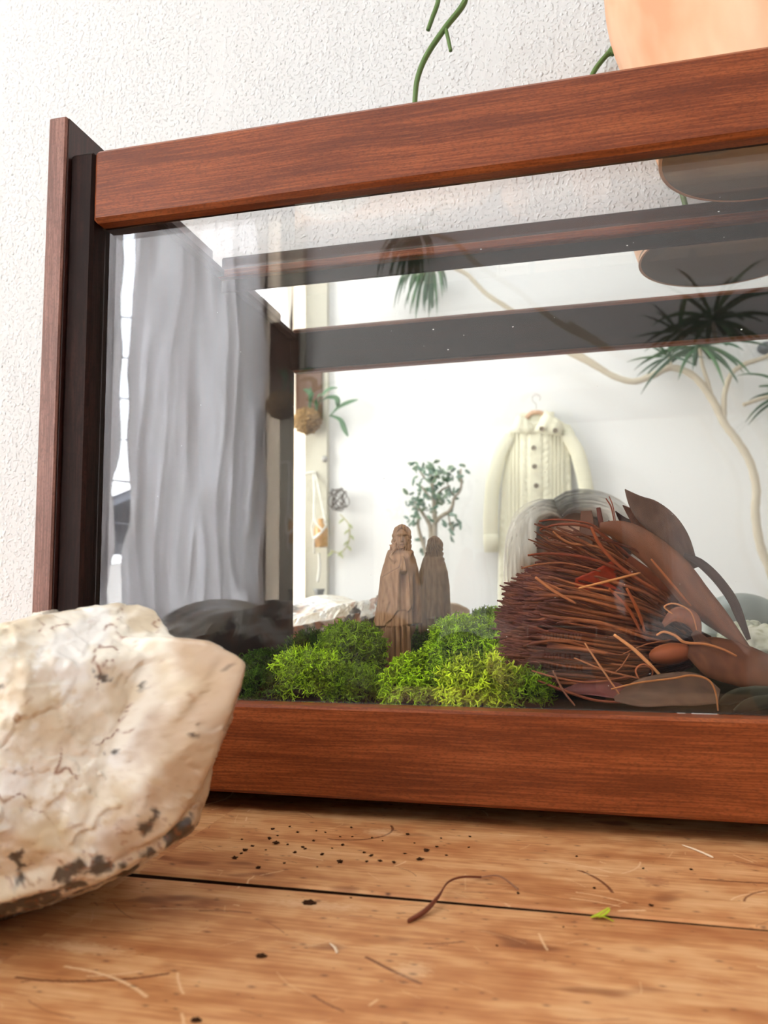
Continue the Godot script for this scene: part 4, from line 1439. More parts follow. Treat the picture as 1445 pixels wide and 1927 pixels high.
func jade() -> void:
	var Z := FAR - 0.22
	var base := mirrored(815, 1100, Z)
	base.y = -0.15
	var o := thing("jade_tree", "small branching jade tree in a pot on the sideboard across the room", "plant", base)
	var bark := mat(rgb(150, 138, 120), 0.85)
	var px := func(x: float, y: float, dz := 0.0) -> Vector3:     # pixels of the close-up of the tree
		return mirrored(740.0 + x / 8.38, 850.0 + y / 8.38, Z + dz) - base
	var branches := [[[[640, 2100], [645, 1700], [650, 1300], [655, 1100], [645, 950], [640, 800], [610, 560], [590, 350]], 0.017, 0.006, 0.0], [[[600, 1500], [590, 1250], [575, 1160], [520, 1060], [460, 970], [400, 880], [340, 790]], 0.014, 0.005, 0.03], [[[640, 1140], [700, 1070], [780, 1000], [870, 950], [930, 860], [950, 760], [990, 690], [1050, 620], [1075, 500], [1060, 380], [1065, 270]], 0.011, 0.004, -0.02], [[[560, 1800], [490, 1520], [420, 1300], [390, 1150], [400, 1040], [380, 980]], 0.011, 0.005, 0.0],
		[[[600, 600], [640, 450], [720, 300]], 0.006, 0.004, -0.04], [[[600, 500], [500, 420], [420, 300], [370, 190]], 0.006, 0.004, 0.04], [[[640, 800], [720, 650], [800, 580], [900, 540]], 0.006, 0.004, 0.04], [[[640, 780], [560, 700], [480, 600], [440, 540]], 0.006, 0.004, -0.04], [[[860, 960], [880, 1060], [900, 1150], [940, 1230], [900, 1330]], 0.005, 0.003, 0.0], [[[990, 690], [900, 620], [840, 460]], 0.005, 0.003, 0.03], [[[460, 970], [380, 900], [300, 860]], 0.005, 0.003, -0.03], [[[490, 1520], [500, 1380], [430, 1420]], 0.004, 0.003, 0.02]]
	var st := begin()
	for b in branches:
		var p := []
		for q in b[0]:
			p.append(px.call(q[0], q[1], b[3] * (0.3 + 0.7 * p.size() / b[0].size())))
		var n: int = p.size() * 4
		var r := []
		for k in n:
			r.append(lerpf(b[1], b[2], float(k) / (n - 1)))
		tube(st, spline(p, n), r, 8)
	put("trunk", st, bark, o)
	st = begin()
	ball(st, 5, func(d: Vector3):
		var q := d * Vector3(0.5, 0.24, 0.075)
		q.x += 0.5
		q.y *= 1.0 - 0.25 * (q.x - 0.5)
		return [q, Color.WHITE])
	var lf := finish(st)
	var r := RandomNumberGenerator.new()
	r.seed = 12
	var spots := []
	for q in [[370, 170, 5, 60], [560, 190, 5, 70], [480, 280, 6, 60], [680, 300, 9, 90], [800, 280, 3, 40], [540, 360, 8, 80], [680, 380, 9, 90], [560, 430, 7, 60], [380, 400, 3, 50], [1060, 260, 6, 70], [1100, 380, 2, 40], [800, 480, 8, 80], [900, 470, 5, 60], [990, 420, 4, 50], [420, 530, 4, 50], [850, 600, 9, 70], [620, 640, 8, 70], [700, 720, 10, 80], [780, 740, 8, 60], [560, 760, 8, 80], [420, 650, 5, 60], [300, 700, 4, 60], [360, 800, 8, 70], [290, 860, 5, 50], [440, 830, 8, 70], [400, 920, 6, 60], [520, 880, 5, 60], [580, 940, 4, 40], [540, 1030, 2, 40], [270, 1020, 4, 50], [350, 1060, 4, 50], [870, 1010, 2, 30], [860, 1170, 4, 40], [940, 1180, 7, 50], [990, 1050, 2, 30], [1040, 1150, 2, 30], [900, 1330, 2, 20], [920, 640, 4, 40], [470, 1380, 3, 40], [440, 1530, 2, 20], [320, 1180, 2, 40], [940, 780, 2, 30]]:
		for k in q[2]:
			spots.append(px.call(q[0] + r.randfn(0, q[3]) * 0.7, q[1] + r.randfn(0, q[3]) * 0.6, r.randfn(0, 0.03)))
	for p in spots:
		var m := put("leaf", lf, M.jade if r.randf() < 0.6 else M.jade_pale, o)
		m.position = p
		m.rotation = Vector3(r.randfn(0, 0.6), r.randfn(0, 0.7), r.randf() * TAU)
		m.scale = Vector3.ONE * r.randf_range(0.026, 0.042)
	st = begin()
	lathe(st, [Vector2(0.0, 0.0), Vector2(0.07, 0.0), Vector2(0.095, 0.09), Vector2(0.1, 0.1), Vector2(0.088, 0.1), Vector2(0.08, 0.085), Vector2(0.0, 0.085)], 32)
	put("pot", st, mat(rgb(168, 160, 150), 0.7), o)

func cardigan() -> void:
	var Z := FAR - 0.03
	var c := mirrored(1010, 900, Z)
	var o := thing("cardigan", "cream cable-knit cardigan with a shawl collar and brown buttons hanging on the white wall", "cardigan", c)
	var px := func(x: float, y: float, dz := 0.0) -> Vector3:
		var v := mirrored(860.0 + x / 4.7, 730.0 + y / 4.7, Z) - c
		v.z -= dz
		return v
	var knit: Material = M.knit
	# body: from shoulders to hem
	var lft := [[300, 560], [330, 500], [400, 440], [620, 430], [850, 400], [1200, 375], [1830, 360], [2000, 365]]
	var rgt := [[300, 900], [330, 1000], [400, 1040], [620, 1000], [850, 1010], [1200, 1040], [1830, 1060], [2000, 1060]]
	var rows := []
	for i in 90:
		var y := lerpf(310.0, 2000.0, i / 89.0)
		var l := curve(lft, y)
		var rr := curve(rgt, y)
		var ring := PackedVector3Array()
		for k in 97:
			var u := k / 96.0
			var x := lerpf(l, rr, u)
			var dz := 0.034 * pow(sin(u * PI), 0.6)
			var s := absf(x - 695.0)
			var rib := 0.0
			if s > 50.0:
				if s < 130.0:
					rib = 0.005 * absf(sin((x - 695.0) * 0.045)) + 0.003 * sin(y * 0.11 + s * 0.05)
				elif s < 250.0:
					rib = 0.005 * sin(x * 0.19)
				else:
					rib = 0.004 * sin(x * 0.07 + sin(y * 0.08) * 0.9)
			else:
				rib = 0.006
			ring.append(px.call(x, y, dz + rib))
		rows.append(ring)
	var st := begin()
	sheet(st, rows, false, false)
	var back := []
	for row in rows:
		var q := PackedVector3Array()
		for k in row.size():
			q.append(Vector3(row[k].x, row[k].y, 0.012))
		back.append(q)
	sheet(st, back, false, true)
	sheet(st, [rows[-1], back[-1]], false, false)
	sheet(st, [back[0], rows[0]], false, false)
	put("body", st, knit, o)
	for s in [[[[470, 430], [385, 570], [335, 760], [310, 950], [300, 1150], [302, 1320]], [58, 66, 66, 62, 64, 64]], [[[960, 410], [1050, 550], [1105, 720], [1140, 900], [1160, 1080], [1170, 1300]], [52, 60, 62, 60, 60, 60]]]:
		var p := []
		for q in s[0]:
			p.append(px.call(q[0], q[1], 0.02))
		var n := 40
		var w := []
		for v in spline(s[1], n):
			w.append(v / 4.7 / LENS * 3.9)
		st = begin()
		tube(st, spline(p, n), w, 20, 0.42, Vector3(1, 0, 0))
		put("sleeve", st, knit, o)
		st = begin()
		var q0: Vector3 = p[-1]
		tube(st, [q0 + Vector3(0, 0.012, 0), q0 + Vector3(0, -0.02, 0), q0 + Vector3(0.001, -0.075, 0)], [w[-1] * 1.02, w[-1] * 1.05, w[-1] * 0.94], 20, 0.5, Vector3(1, 0, 0))
		put("cuff", st, knit, o)
	# shawl collar: a stand behind the neck and two broad wings crossing at the front
	var wing := func(q: Array, dz: float, bulge: float) -> void:
		var top := []
		var low := []
		for i in 13:
			var v := i / 12.0
			var a := PackedVector3Array()
			var b := PackedVector3Array()
			for k in 13:
				var u := k / 12.0
				var x := lerpf(lerpf(q[0][0], q[1][0], u), lerpf(q[3][0], q[2][0], u), v)
				var y := lerpf(lerpf(q[0][1], q[1][1], u), lerpf(q[3][1], q[2][1], u), v)
				var h := bulge * pow(sin(u * PI) * sin(v * PI), 0.4) + 0.0025 * sin(u * 60.0)
				a.append(px.call(x, y, dz + h))
				b.append(px.call(x, y, dz - 0.012))
			top.append(a); low.append(b)
		st = begin()
		sheet(st, top, false, false)
		sheet(st, low, false, true)
		put("collar", st, knit, o)
	wing.call([[560, 225], [860, 215], [850, 330], [560, 330]], 0.012, 0.004)
	wing.call([[545, 238], [640, 300], [715, 425], [470, 408]], 0.04, 0.022)
	wing.call([[785, 212], [948, 330], [920, 440], [672, 408]], 0.046, 0.024)
	var horn := mat(rgb(112, 98, 84), 0.4)
	for q in [[683, 548, 0.054], [690, 710, 0.055], [705, 878, 0.055], [720, 1045, 0.055], [730, 1215, 0.055], [753, 388, 0.072], [871, 403, 0.072]]:
		st = begin()
		lathe(st, [Vector2(0.0, 0.0), Vector2(0.0115, 0.0), Vector2(0.0125, 0.002), Vector2(0.0115, 0.0045), Vector2(0.009, 0.0042), Vector2(0.008, 0.0034), Vector2(0.0, 0.0034)], 20)
		var b := put("button", st, horn, o)
		b.position = px.call(q[0], q[1], q[2])
		b.rotation.x = -PI / 2
	var h := thing("coat_hanger", "wooden coat hanger with a wire hook holding the cream cardigan on the wall", "hanger", c)
	st = begin()
	tube(st, spline([px.call(500, 385, 0.014), px.call(570, 330, 0.016), px.call(650, 235, 0.018), px.call(700, 222, 0.018), px.call(760, 235, 0.018), px.call(860, 325, 0.016), px.call(930, 380, 0.014)], 30), 0.012, 10, 0.7)
	put("arm", st, mat(rgb(216, 176, 146), 0.5), h)
	st = begin()
	tube(st, spline([px.call(700, 215, 0.016), px.call(700, 150, 0.016), px.call(672, 125, 0.016), px.call(668, 90, 0.016), px.call(700, 62, 0.014), px.call(738, 85, 0.012), px.call(728, 118, 0.01)], 30), 0.0018, 6)
	put("hook", st, mat(rgb(190, 184, 178), 0.35), h)

func oddments() -> void:
	# casing beside the window
	var st := begin()
	span(st, Vector3(-1.145, -0.7, FAR - 0.05), Vector3(-1.062, -0.26, FAR), 0.004)
	span(st, Vector3(-1.145, 2.2, FAR - 0.05), Vector3(-1.062, 2.36, FAR), 0.004)
	structure(put("trim_1", st, mat(rgb(246, 240, 224), 0.7)))
	st = begin()
	span(st, Vector3(-1.0615, -0.7, FAR - 0.035), Vector3(-0.935, 2.3, FAR), 0.004)
	structure(put("trim_2", st, mat(rgb(206, 202, 186), 0.8)))
	st = begin()
	span(st, Vector3(-1.2, -0.7, FAR - 0.012), Vector3(-1.146, 2.3, FAR), 0.004)
	structure(put("trim_3", st, mat(rgb(46, 34, 30), 0.6)))
	# mounted plant on a board
	var Z := FAR - 0.055
	var b := mirrored(590, 760, Z)
	var o := thing("mounted_plant", "green strap-leaved plant growing from a fibre ball on a dark board beside the curtain", "plant", b)
	st = begin()
	box(st, Vector3(-0.03, 0.12, 0.012), Vector3(0.15, 0.42, 0.014), 0.003)
	put("board", st, mat(rgb(92, 62, 44), 0.7), o)
	st = begin()
	var fuzz := noise(FastNoiseLite.TYPE_SIMPLEX_SMOOTH, 40.0, 3, 51)
	var ball_c := mirrored(584, 795, Z) - b + Vector3(0, 0, -0.05)
	ball(st, 22, func(d: Vector3):
		var q := d * Vector3(0.075, 0.068, 0.05)
		q *= 1.0 + 0.3 * fuzz.get_noise_3dv(q * 2.0)
		return [ball_c + q, lin(170, 138, 96).lerp(lin(96, 74, 52), clampf(0.5 + fuzz.get_noise_3dv(q * 3.0) * 1.5, 0, 1))])
	put("fibre_ball", st, tinted(0.95, 0.1), o)
	for q in [[[584, 775], [583, 757], [588, 745], [578, 735], [570, 733]], [[590, 778], [600, 760], [606, 745], [620, 732], [636, 730]], [[604, 757], [616, 748], [634, 750], [633, 766], [622, 782]], [[620, 784], [636, 768], [655, 758], [674, 752]], [[622, 782], [640, 790], [648, 808], [655, 822]], [[583, 770], [585, 752], [584, 728]], [[596, 772], [596, 752], [604, 740]]]:
		var p := []
		for k in q.size():
			p.append(mirrored(q[k][0], q[k][1], Z - 0.06 - 0.01 * k) - b)
		st = begin()
		blade(st, spline(p, 14), [0.006, 0.007, 0.008, 0.009, 0.011, 0.012, 0.013, 0.014, 0.014, 0.013, 0.011, 0.008, 0.005, 0.001], Vector3(0.3, 0.9, 0.3), 0.003, 0.2, 5)
		put("leaf", st, M.leaf, o)
	# wire basket
	b = mirrored(637, 940, FAR - 0.07)
	o = thing("wire_basket", "small crumpled wire basket hanging on the white wall by the mounted plant", "basket", b)
	var r := RandomNumberGenerator.new()
	r.seed = 31
	st = begin()
	for k in 9:
		var n := Vector3(r.randfn(), r.randfn(), r.randfn() * 0.6).normalized()
		var u := n.cross(Vector3(0.2, 0.4, 0.9)).normalized()
		var v := n.cross(u)
		var ring := []
		for i in 25:
			var a := TAU * i / 24
			ring.append((u * cos(a) * 0.058 + v * sin(a) * 0.048) * (1.0 + 0.12 * sin(a * 3.0 + k)) * Vector3(1, 1, 0.8))
		tube(st, ring, 0.0022, 5)
	put("wires", st, mat(rgb(88, 78, 70), 0.5), o)
	# bottle in a knotted cord hanger
	b = mirrored(602, 990, FAR - 0.12)
	o = thing("hanging_bottle", "amber bottle hung in a knotted white cord net in front of the window casing", "bottle", b)
	var cord := func(p: Array, w: float) -> void:
		st = begin()
		var q := []
		for v in p:
			q.append(mirrored(520.0 + v[0] / 4.19, 690.0 + v[1] / 4.19, FAR - 0.12 - (v[2] if v.size() > 2 else 0.0)) - b)
		tube(st, spline(q, 6 * q.size()), w, 6)
		put("cord", st, M.cord, o)
	cord.call([[290, 830, -0.08], [300, 1000], [298, 1190, 0.05], [325, 1250, 0.06], [360, 1300, 0.06], [300, 1355, 0.05], [300, 1470]], 0.005)
	cord.call([[300, 830, -0.08], [345, 1020], [380, 1200, 0.04], [395, 1240, 0.02], [360, 1300, 0.06], [315, 1345, 0.06], [290, 1350, 0.05]], 0.005)
	cord.call([[298, 1190, 0.05], [278, 1270, 0.03], [290, 1350, 0.05]], 0.004)
	cord.call([[335, 1470], [340, 1580], [325, 1700]], 0.007)
	cord.call([[220, 850, -0.06], [260, 835, -0.06], [300, 835, -0.06]], 0.006)
	st = begin()
	lathe(st, [Vector2(0.0, -0.06), Vector2(0.034, -0.06), Vector2(0.036, -0.05), Vector2(0.036, 0.03), Vector2(0.028, 0.05), Vector2(0.014, 0.06), Vector2(0.014, 0.085), Vector2(0.011, 0.085), Vector2(0.0, 0.08)], 28, mirrored(520 + 350 / 4.19, 690 + 1330 / 4.19, FAR - 0.12) - b)
	put("glass", st, mat(rgb(206, 158, 96), 0.15), o)
	# a knob on the wall and a wisp of dry vine under the basket
	st = begin()
	lathe(st, [Vector2(0.0, 0.0), Vector2(0.012, 0.0), Vector2(0.008, 0.02), Vector2(0.014, 0.03), Vector2(0.018, 0.042), Vector2(0.012, 0.054), Vector2(0.0, 0.056)], 20)
	var knob := put("wall_knob", st, mat(rgb(170, 168, 164), 0.25))
	knob.position = mirrored(615, 866, FAR - 0.001)
	knob.rotation.x = -PI / 2
	tag(knob, "small shiny round knob on the white wall above the wire basket", "knob")
	b = mirrored(655, 1000, FAR - 0.03)
	o = thing("dry_vine", "thin pale yellowish vine trailing down the white wall below the wire basket", "vine", b)
	st = begin()
	var vp := []
	for q in [[640, 968], [655, 985], [658, 1005], [654, 1025], [640, 1040], [622, 1036]]:
		vp.append(mirrored(q[0], q[1], FAR - 0.03) - b)
	tube(st, spline(vp, 30), 0.003, 6)
	put("stem", st, mat(rgb(190, 186, 130), 0.8), o)
	for k in 9:
		st = begin()
		var v0: Vector3 = spline(vp, 30)[3 + 3 * k]
		var dv := Vector3(0.02 * (1 if k % 2 else -1), -0.018, -0.01)
		blade(st, [v0, v0 + dv * 0.5, v0 + dv, v0 + dv * 1.3 + Vector3(0, -0.006, 0)], [0.002, 0.007, 0.006, 0.001], Vector3(0.2, 0.9, 0.4), 0.0015, 0.2, 5)
		put("leaf", st, mat(rgb(176, 186, 130), 0.7) if k == 0 else o.get_child(1).material_override, o)
	# dark jar below it on a ledge, and the ledge's long sideboard
	o = thing("sideboard", "long dark brown sideboard against the wall opposite the cabinet", "sideboard", Vector3(-0.1, -0.76, FAR - 0.22))
	st = begin()
	box(st, Vector3(0, 0.597, 0), Vector3(2.1, 0.026, 0.42), 0.003)
	put("top", st, M.wood_dark, o)
	st = begin()
	box(st, Vector3(0, 0.33, 0.01), Vector3(2.04, 0.5, 0.38), 0.002)
	put("body", st, M.wood_dark, o)
	for k in 3:
		st = begin()
		box(st, Vector3(-0.68 + 0.68 * k, 0.33, -0.187), Vector3(0.66, 0.47, 0.018), 0.002)
		put("door", st, M.wood_dark, o)
	for sx in [-0.95, 0.95]:
		for sz in [-0.15, 0.15]:
			st = begin()
			tube(st, [Vector3(sx, 0, sz), Vector3(sx, 0.09, sz)], [0.014, 0.022], 10)
			put("leg", st, M.wood_dark, o)
	b = mirrored(520 + 338 / 4.19, 1100, FAR - 0.16)
	b.y = -0.15
	o = thing("dark_jar", "dark grey round-bellied glass jar with a flared neck at the window casing", "jar", b)
	st = begin()
	lathe(st, [Vector2(0.0, 0.001), Vector2(0.06, 0.001), Vector2(0.075, 0.03), Vector2(0.078, 0.1), Vector2(0.072, 0.16), Vector2(0.04, 0.205), Vector2(0.033, 0.235), Vector2(0.05, 0.262), Vector2(0.047, 0.262), Vector2(0.028, 0.235), Vector2(0.034, 0.205), Vector2(0.06, 0.16), Vector2(0.07, 0.03), Vector2(0.0, 0.01)], 32)
	put("body", st, mat(rgb(104, 106, 104), 0.2), o)
	o.scale = Vector3(0.6, 1.0, 0.6)
	# round stone on the table out of frame, seen in the mirror behind the flower
	o = thing("round_stone", "smooth round grey-green stone seen in the mirror behind the dried flower", "stone", Vector3(0.51, TABLE, 0.25))
	st = begin()
	var prof := [Vector2(0.0, 0.0003), Vector2(0.03, 0.0003)]
	for k in range(-8, 12):
		var a := k / 12.0 * PI / 2
		prof.append(Vector2(cos(a) * 0.066, 0.058 + sin(a) * 0.064))
	prof.append_array([Vector2(0.004, 0.1219), Vector2(0.0, 0.122)])
	lathe(st, prof, 56)
	put("body", st, mat(rgb(116, 126, 120), 0.35), o)
	# long dry pod on the wall at the right edge of the mirror
	var pod := put("bowl", begin_ball(Vector3(0.05, 0.032, 0.03)), mat(rgb(92, 98, 104), 0.5))
	pod.position = mirrored(1446, 655, FAR - 0.04)
	tag(pod, "dark grey oval bowl hung on the white wall beside the dragon tree", "bowl")

func begin_ball(s: Vector3) -> SurfaceTool:
	var st := begin()
	ball(st, 12, func(d: Vector3):
		return [d * s, Color.WHITE])
	return st

func outdoors() -> void:
	# the street behind the curtained window
	var st := begin()
	span(st, Vector3(-14, -3.2, FAR + 0.5), Vector3(4, -3.0, 20), 0.01)
	structure(put("ground", st, mat(rgb(206, 204, 200), 0.9)))
	var o := thing("neighbour_house", "pale rendered house with a dark sloping roof across the street beyond the curtain", "house", Vector3(-6.0, -3.0, 11.5))
	st = begin()
	box(st, Vector3(0.0, 1.75, 0), Vector3(3.6, 3.5, 3.0), 0.01)
	put("wall", st, mat(rgb(236, 230, 222), 0.9), o)
	st = begin()
	var roof := [Vector3(-2.2, 3.9, -1.7), Vector3(0.4, 4.75, -1.7), Vector3(2.2, 3.4, -1.7), Vector3(2.2, 3.3, -1.7), Vector3(0.4, 4.6, -1.7), Vector3(-2.2, 3.76, -1.7)]
	for k in 6:
		var a: Vector3 = roof[k]
		var b: Vector3 = roof[(k + 1) % 6]
		var dz := Vector3(0, 0, 3.4)
		face(st, [a, b, b + dz, a + dz], (b - a).cross(dz) * (1.0 if k < 3 else 1.0))
	for q in [[0, 1, 4, 5], [1, 2, 3, 4]]:
		face(st, [roof[q[0]], roof[q[1]], roof[q[2]], roof[q[3]]], Vector3.FORWARD)
	put("roof", st, mat(rgb(120, 122, 128), 0.7), o)
	for q in [[0.5, 3.05, 0.9, 0.6, Color(0.36, 0.4, 0.44)], [0.4, 1.1, 1.0, 1.5, Color(0.72, 0.8, 0.74)], [-1.0, 3.0, 0.8, 0.7, Color(0.36, 0.4, 0.44)]]:
		st = begin()
		box(st, Vector3(q[0], q[1], -1.51), Vector3(q[2], q[3], 0.06), 0.01)
		put("window", st, mat(q[4], 0.3), o)
	for k in 6:
		st = begin()
		var y := 1.0 + k * 0.62
		tube(st, spline([Vector3(-10, y + 1.2, 8.0), Vector3(-5, y - 0.1 - 0.1 * k, 8.0), Vector3(2, y - 0.6, 8.0)], 20), 0.012, 5)
		tag(put("power_line", st, mat(rgb(90, 90, 94), 0.6)), ["lowest", "second lowest", "third lowest", "third highest", "second highest", "highest"][k] + " of the thin dark power lines outside the curtained window", "power line", "power lines over the street")

func room_things() -> void:
	M.linen = mat(rgb(214, 210, 208), 0.9, 0.2)
	M.linen.backlight_enabled = true
	M.linen.backlight = Color(1.0, 0.985, 0.98)
	M.leaf = mat(rgb(70, 112, 74), 0.5)
	M.leaf_dark = mat(rgb(48, 84, 58), 0.5)
	M.jade = mat(rgb(74, 112, 92), 0.4)
	M.jade_pale = mat(rgb(118, 148, 118), 0.4)
	M.knit = mat(rgb(242, 238, 216), 0.95, 0.1)
	M.cord = mat(rgb(240, 238, 230), 0.9)
	curtain("long grey linen curtain hanging in soft folds over the window behind the viewer", -1.836, -1.114, 5.5, 15, 180)
	curtain("narrow grey linen curtain at the window's left edge beside the bare strip of glass", -2.3, -1.918, 3.0, 16, 60)
	dragon_tree()
	jade()
	cardigan()
	oddments()
	outdoors()
	person()
	small_things()

# ---------------------------------------------------------------- small things on the table and the pot's plant
func crumb_mesh(sd: int) -> ArrayMesh:
	var n := noise(FastNoiseLite.TYPE_SIMPLEX_SMOOTH, 1.4, 3, sd)
	var st := begin()
	ball(st, 4, func(d: Vector3):
		return [d * (1.0 + 1.3 * n.get_noise_3dv(d)) * Vector3(1, 0.7, 1), Color.WHITE])
	return finish(st)

func small_things() -> void:
	var r := RandomNumberGenerator.new()
	r.seed = 17
	var earth := mat(rgb(66, 40, 24), 0.9, 0.2)
	var kinds := [crumb_mesh(1), crumb_mesh(2), crumb_mesh(3)]
	var spots := [[513, 1561, 5], [522, 1573, 3], [507, 1579, 6], [519, 1588, 8], [475, 1593, 4], [541, 1590, 4], [461, 1601, 6], [442, 1616, 7], [454, 1607, 5], [486, 1634, 6], [560, 1567, 4], [606, 1609, 6], [595, 1564, 3], [640, 1623, 9], [661, 1558, 4], [645, 1591, 5], [663, 1575, 3], [685, 1605, 4], [698, 1611, 6], [690, 1622, 5], [715, 1621, 5], [741, 1624, 6], [767, 1571, 5], [802, 1602, 8], [790, 1618, 7], [762, 1607, 4], [822, 1594, 4], [884, 1575, 4], [882, 1595, 3], [545, 1556, 3], [612, 1567, 3], [570, 1595, 5], [555, 1605, 5], [574, 1598, 4], [625, 1597, 3], [500, 1600, 3], [535, 1625, 4], [597, 1632, 3], [780, 1587, 3], [720, 1583, 3], [840, 1610, 3], [975, 1682, 5], [1118, 1672, 5], [1210, 1635, 4], [1225, 1705, 5], [1300, 1637, 4], [1085, 1612, 3], [660, 1690, 3], [935, 1780, 3], [1060, 1745, 3], [640, 1575, 3], [830, 1578, 3], [455, 1580, 3], [700, 1577, 3], [590, 1583, 4]]
	for q in spots:
		var p := on_table(q[0], q[1])
		var s: float = q[2] * 0.5 / LENS * (p - EYE).length()
		var o := put("soil_crumb", kinds[r.randi() % 3], earth)
		o.position = p + Vector3(0, s * 0.45, 0)
		o.scale = Vector3(s * r.randf_range(0.8, 1.4), s * 0.8, s * r.randf_range(0.8, 1.5))
		o.rotation.y = r.randf() * TAU
		tag(o, "tiny dark crumb of soil scattered on the table before the cabinet", "soil crumb", "soil crumbs on the table")
	for q in [[581, 1700, 22, "flat dark oval chip of earth on the table below the plank crack"], [491, 1800, 17, "small dark clod in the shade on the table, nearer than the oval chip"], [368, 1921, 16, "dark crumb of earth at the bottom edge of the picture"]]:
		var p := on_table(q[0], q[1])
		var s: float = q[2] * 0.5 / LENS * (p - EYE).length()
		var o := put("earth_chip", kinds[0], earth)
		o.position = p + Vector3(0, s * 0.16, 0)
		o.scale = Vector3(s, s * 0.28, s * 0.75)
		tag(o, q[3], "earth chip")
	# a curled dry fibre
	var st := begin()
	var p := []
	for q in [[768, 1738, 0.001], [800, 1724, 0.002], [825, 1706, 0.004], [843, 1683, 0.005], [870, 1668, 0.004], [905, 1655, 0.001]]:
		p.append(on_table(q[0], q[1]) + Vector3(0, q[2], 0))
	var n := 36
	var w := []
	for k in n:
		w.append(0.0006 + 0.0009 * sin(PI * minf(1.0, k / 20.0 + 0.12)) * (1.0 if k < 20 else exp(-(k - 20) * 0.1)))
	tube(st, spline(p, n), w, 8, 0.6)
	tag(put("dry_fibre", st, mat(rgb(122, 62, 38), 0.7)), "curled reddish-brown dry plant fibre lying across the plank crack", "plant fibre")
	st = begin()
	p = []
	for q in [[905, 1655, 0.001], [940, 1662, 0.003], [975, 1678, 0.001]]:
		p.append(on_table(q[0], q[1]) + Vector3(0, q[2], 0))
	tube(st, spline(p, 16), 0.0004, 6)
	tag(put("dry_fibre", st, mat(rgb(150, 104, 76), 0.7)), "thin pale dry fibre curving beside the thicker brown one on the table", "plant fibre")
	# scrap of fresh green
	st = begin()
	var c := on_table(1132, 1730)
	for q in [[Vector3(-0.0042, 0.0008, 0.001), Vector3(0.0, 0.0016, 0.0012), Vector3(0.0046, 0.0006, 0.0022)], [Vector3(-0.004, 0.0008, 0.0012), Vector3(-0.001, 0.0012, -0.0016), Vector3(0.003, 0.0024, -0.006)], [Vector3(-0.001, 0.0012, 0.0016), Vector3(0.002, 0.002, -0.001), Vector3(0.0034, 0.0024, -0.005)]]:
		blade(st, spline(q, 8), [0.0004, 0.0009, 0.0011, 0.0012, 0.0011, 0.0009, 0.0006, 0.0002], Vector3(0.3, 0.2, 1.0), 0.0004, 0.2, 5)
	var g := put("leaf_scrap", st, mat(rgb(186, 206, 40), 0.5))
	g.position = c
	tag(g, "small scrap of bright yellow-green leaf on the table", "leaf scrap")
	# pale splinter and flecks
	for q in [[[1283, 1592], [1310, 1603], [1342, 1616], "pale straw-like splinter lying on the table below the bottom rail at right"], [[620, 1778], [630, 1788], [634, 1796], "white fleck of fluff on the table in the foreground"]]:
		st = begin()
		tube(st, spline([on_table(q[0][0], q[0][1]) + Vector3(0, 0.0006, 0), on_table(q[1][0], q[1][1]) + Vector3(0, 0.0009, 0), on_table(q[2][0], q[2][1]) + Vector3(0, 0.0006, 0)], 10), [0.0001, 0.0003, 0.0004, 0.0004, 0.0005, 0.0005, 0.0005, 0.0005, 0.0006, 0.0003], 6)
		tag(put("splinter", st, mat(rgb(236, 214, 184), 0.7)), q[3], "splinter")
	# the pot's trailing plant
	var o := thing("trailing_cactus", "thin green leafless cactus stems trailing over the terracotta pot's rim before the wall", "plant", Vector3(0.43, 0.6, -0.13))
	var green := mat(rgb(82, 112, 52), 0.5)
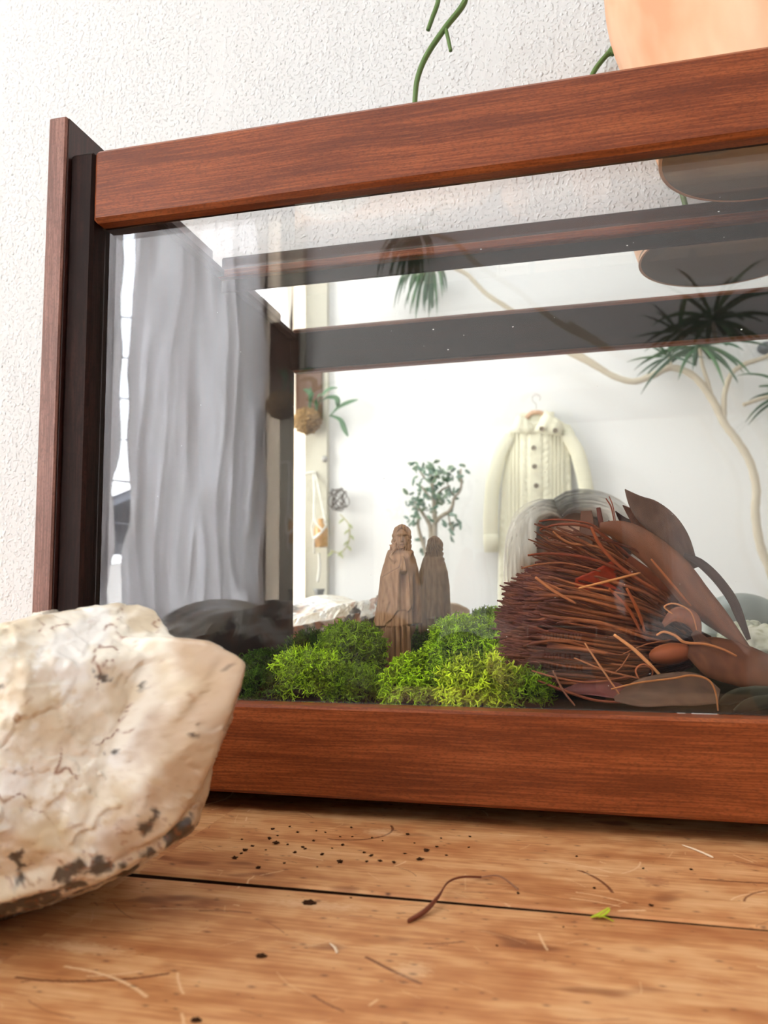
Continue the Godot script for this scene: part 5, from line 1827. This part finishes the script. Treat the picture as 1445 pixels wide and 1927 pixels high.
	var stem := func(pts: Array, r0: float, r1: float) -> void:
		st = begin()
		var m := pts.size() * 6
		var rr := []
		for k in m:
			rr.append(lerpf(r0, r1, float(k) / (m - 1)))
		var qq := []
		for v in pts:
			qq.append((v if v is Vector3 else at(v[0], v[1], v[2])) - o.position)
		tube(st, spline(qq, m), rr, 8)
		put("stem", st, green, o)
	stem.call([Vector3(0.42, 0.575, -0.12), Vector3(0.39, 0.66, -0.13), Vector3(0.34, 0.67, -0.135), at(905, -60, -0.13), [872, 8, -0.13], [838, 52, -0.13], [803, 104, -0.13], [785, 150, -0.13], [780, 200, -0.13]], 0.0027, 0.0021)
	stem.call([[838, 52, -0.13], [843, 72, -0.128], [848, 96, -0.126]], 0.0016, 0.0014)
	stem.call([Vector3(0.42, 0.575, -0.13), Vector3(0.37, 0.68, -0.14), Vector3(0.31, 0.66, -0.14), at(840, -60, -0.14), [824, 4, -0.14], [814, 32, -0.14], [805, 57, -0.14]], 0.0024, 0.0018)
	stem.call([Vector3(0.44, 0.58, -0.17), Vector3(0.41, 0.63, -0.222), Vector3(0.35, 0.58, -0.222), [1168, 70, -0.222], [1148, 96, -0.222], [1118, 134, -0.222], [1095, 190, -0.222]], 0.0024, 0.0022)
	stem.call([Vector3(0.46, 0.58, -0.17), Vector3(0.46, 0.62, -0.225), Vector3(0.45, 0.56, -0.226), [1268, 300, -0.226], [1280, 350, -0.226], [1291, 392, -0.226]], 0.0024, 0.0022)
	# dust on the front pane
	var mm := MultiMesh.new()
	mm.transform_format = MultiMesh.TRANSFORM_3D
	mm.mesh = kinds[1]
	mm.instance_count = 90
	for k in 90:
		var q := at(r.randf_range(205, 1440), r.randf_range(300, 1300), -0.0119)
		if k < 8:
			q = at([905, 1180, 815, 843, 965, 1352, 1395, 805][k], [469, 462, 620, 658, 615, 398, 620, 1185][k], -0.0119)
		var s := (0.00042 if k < 8 else r.randf_range(0.0001, 0.00024))
		mm.set_instance_transform(k, Transform3D(Basis.from_scale(Vector3(s, s, 0.0001)), q - Vector3(0.3, TABLE, -0.1)))
	var d := MultiMeshInstance3D.new()
	d.name = "dust_specks"
	d.multimesh = mm
	d.material_override = mat(rgb(226, 224, 220), 0.9)
	d.set_meta("kind", "stuff")
	get_node("display_cabinet").add_child(d, true)

func late() -> void:
	inside()
	room_things()
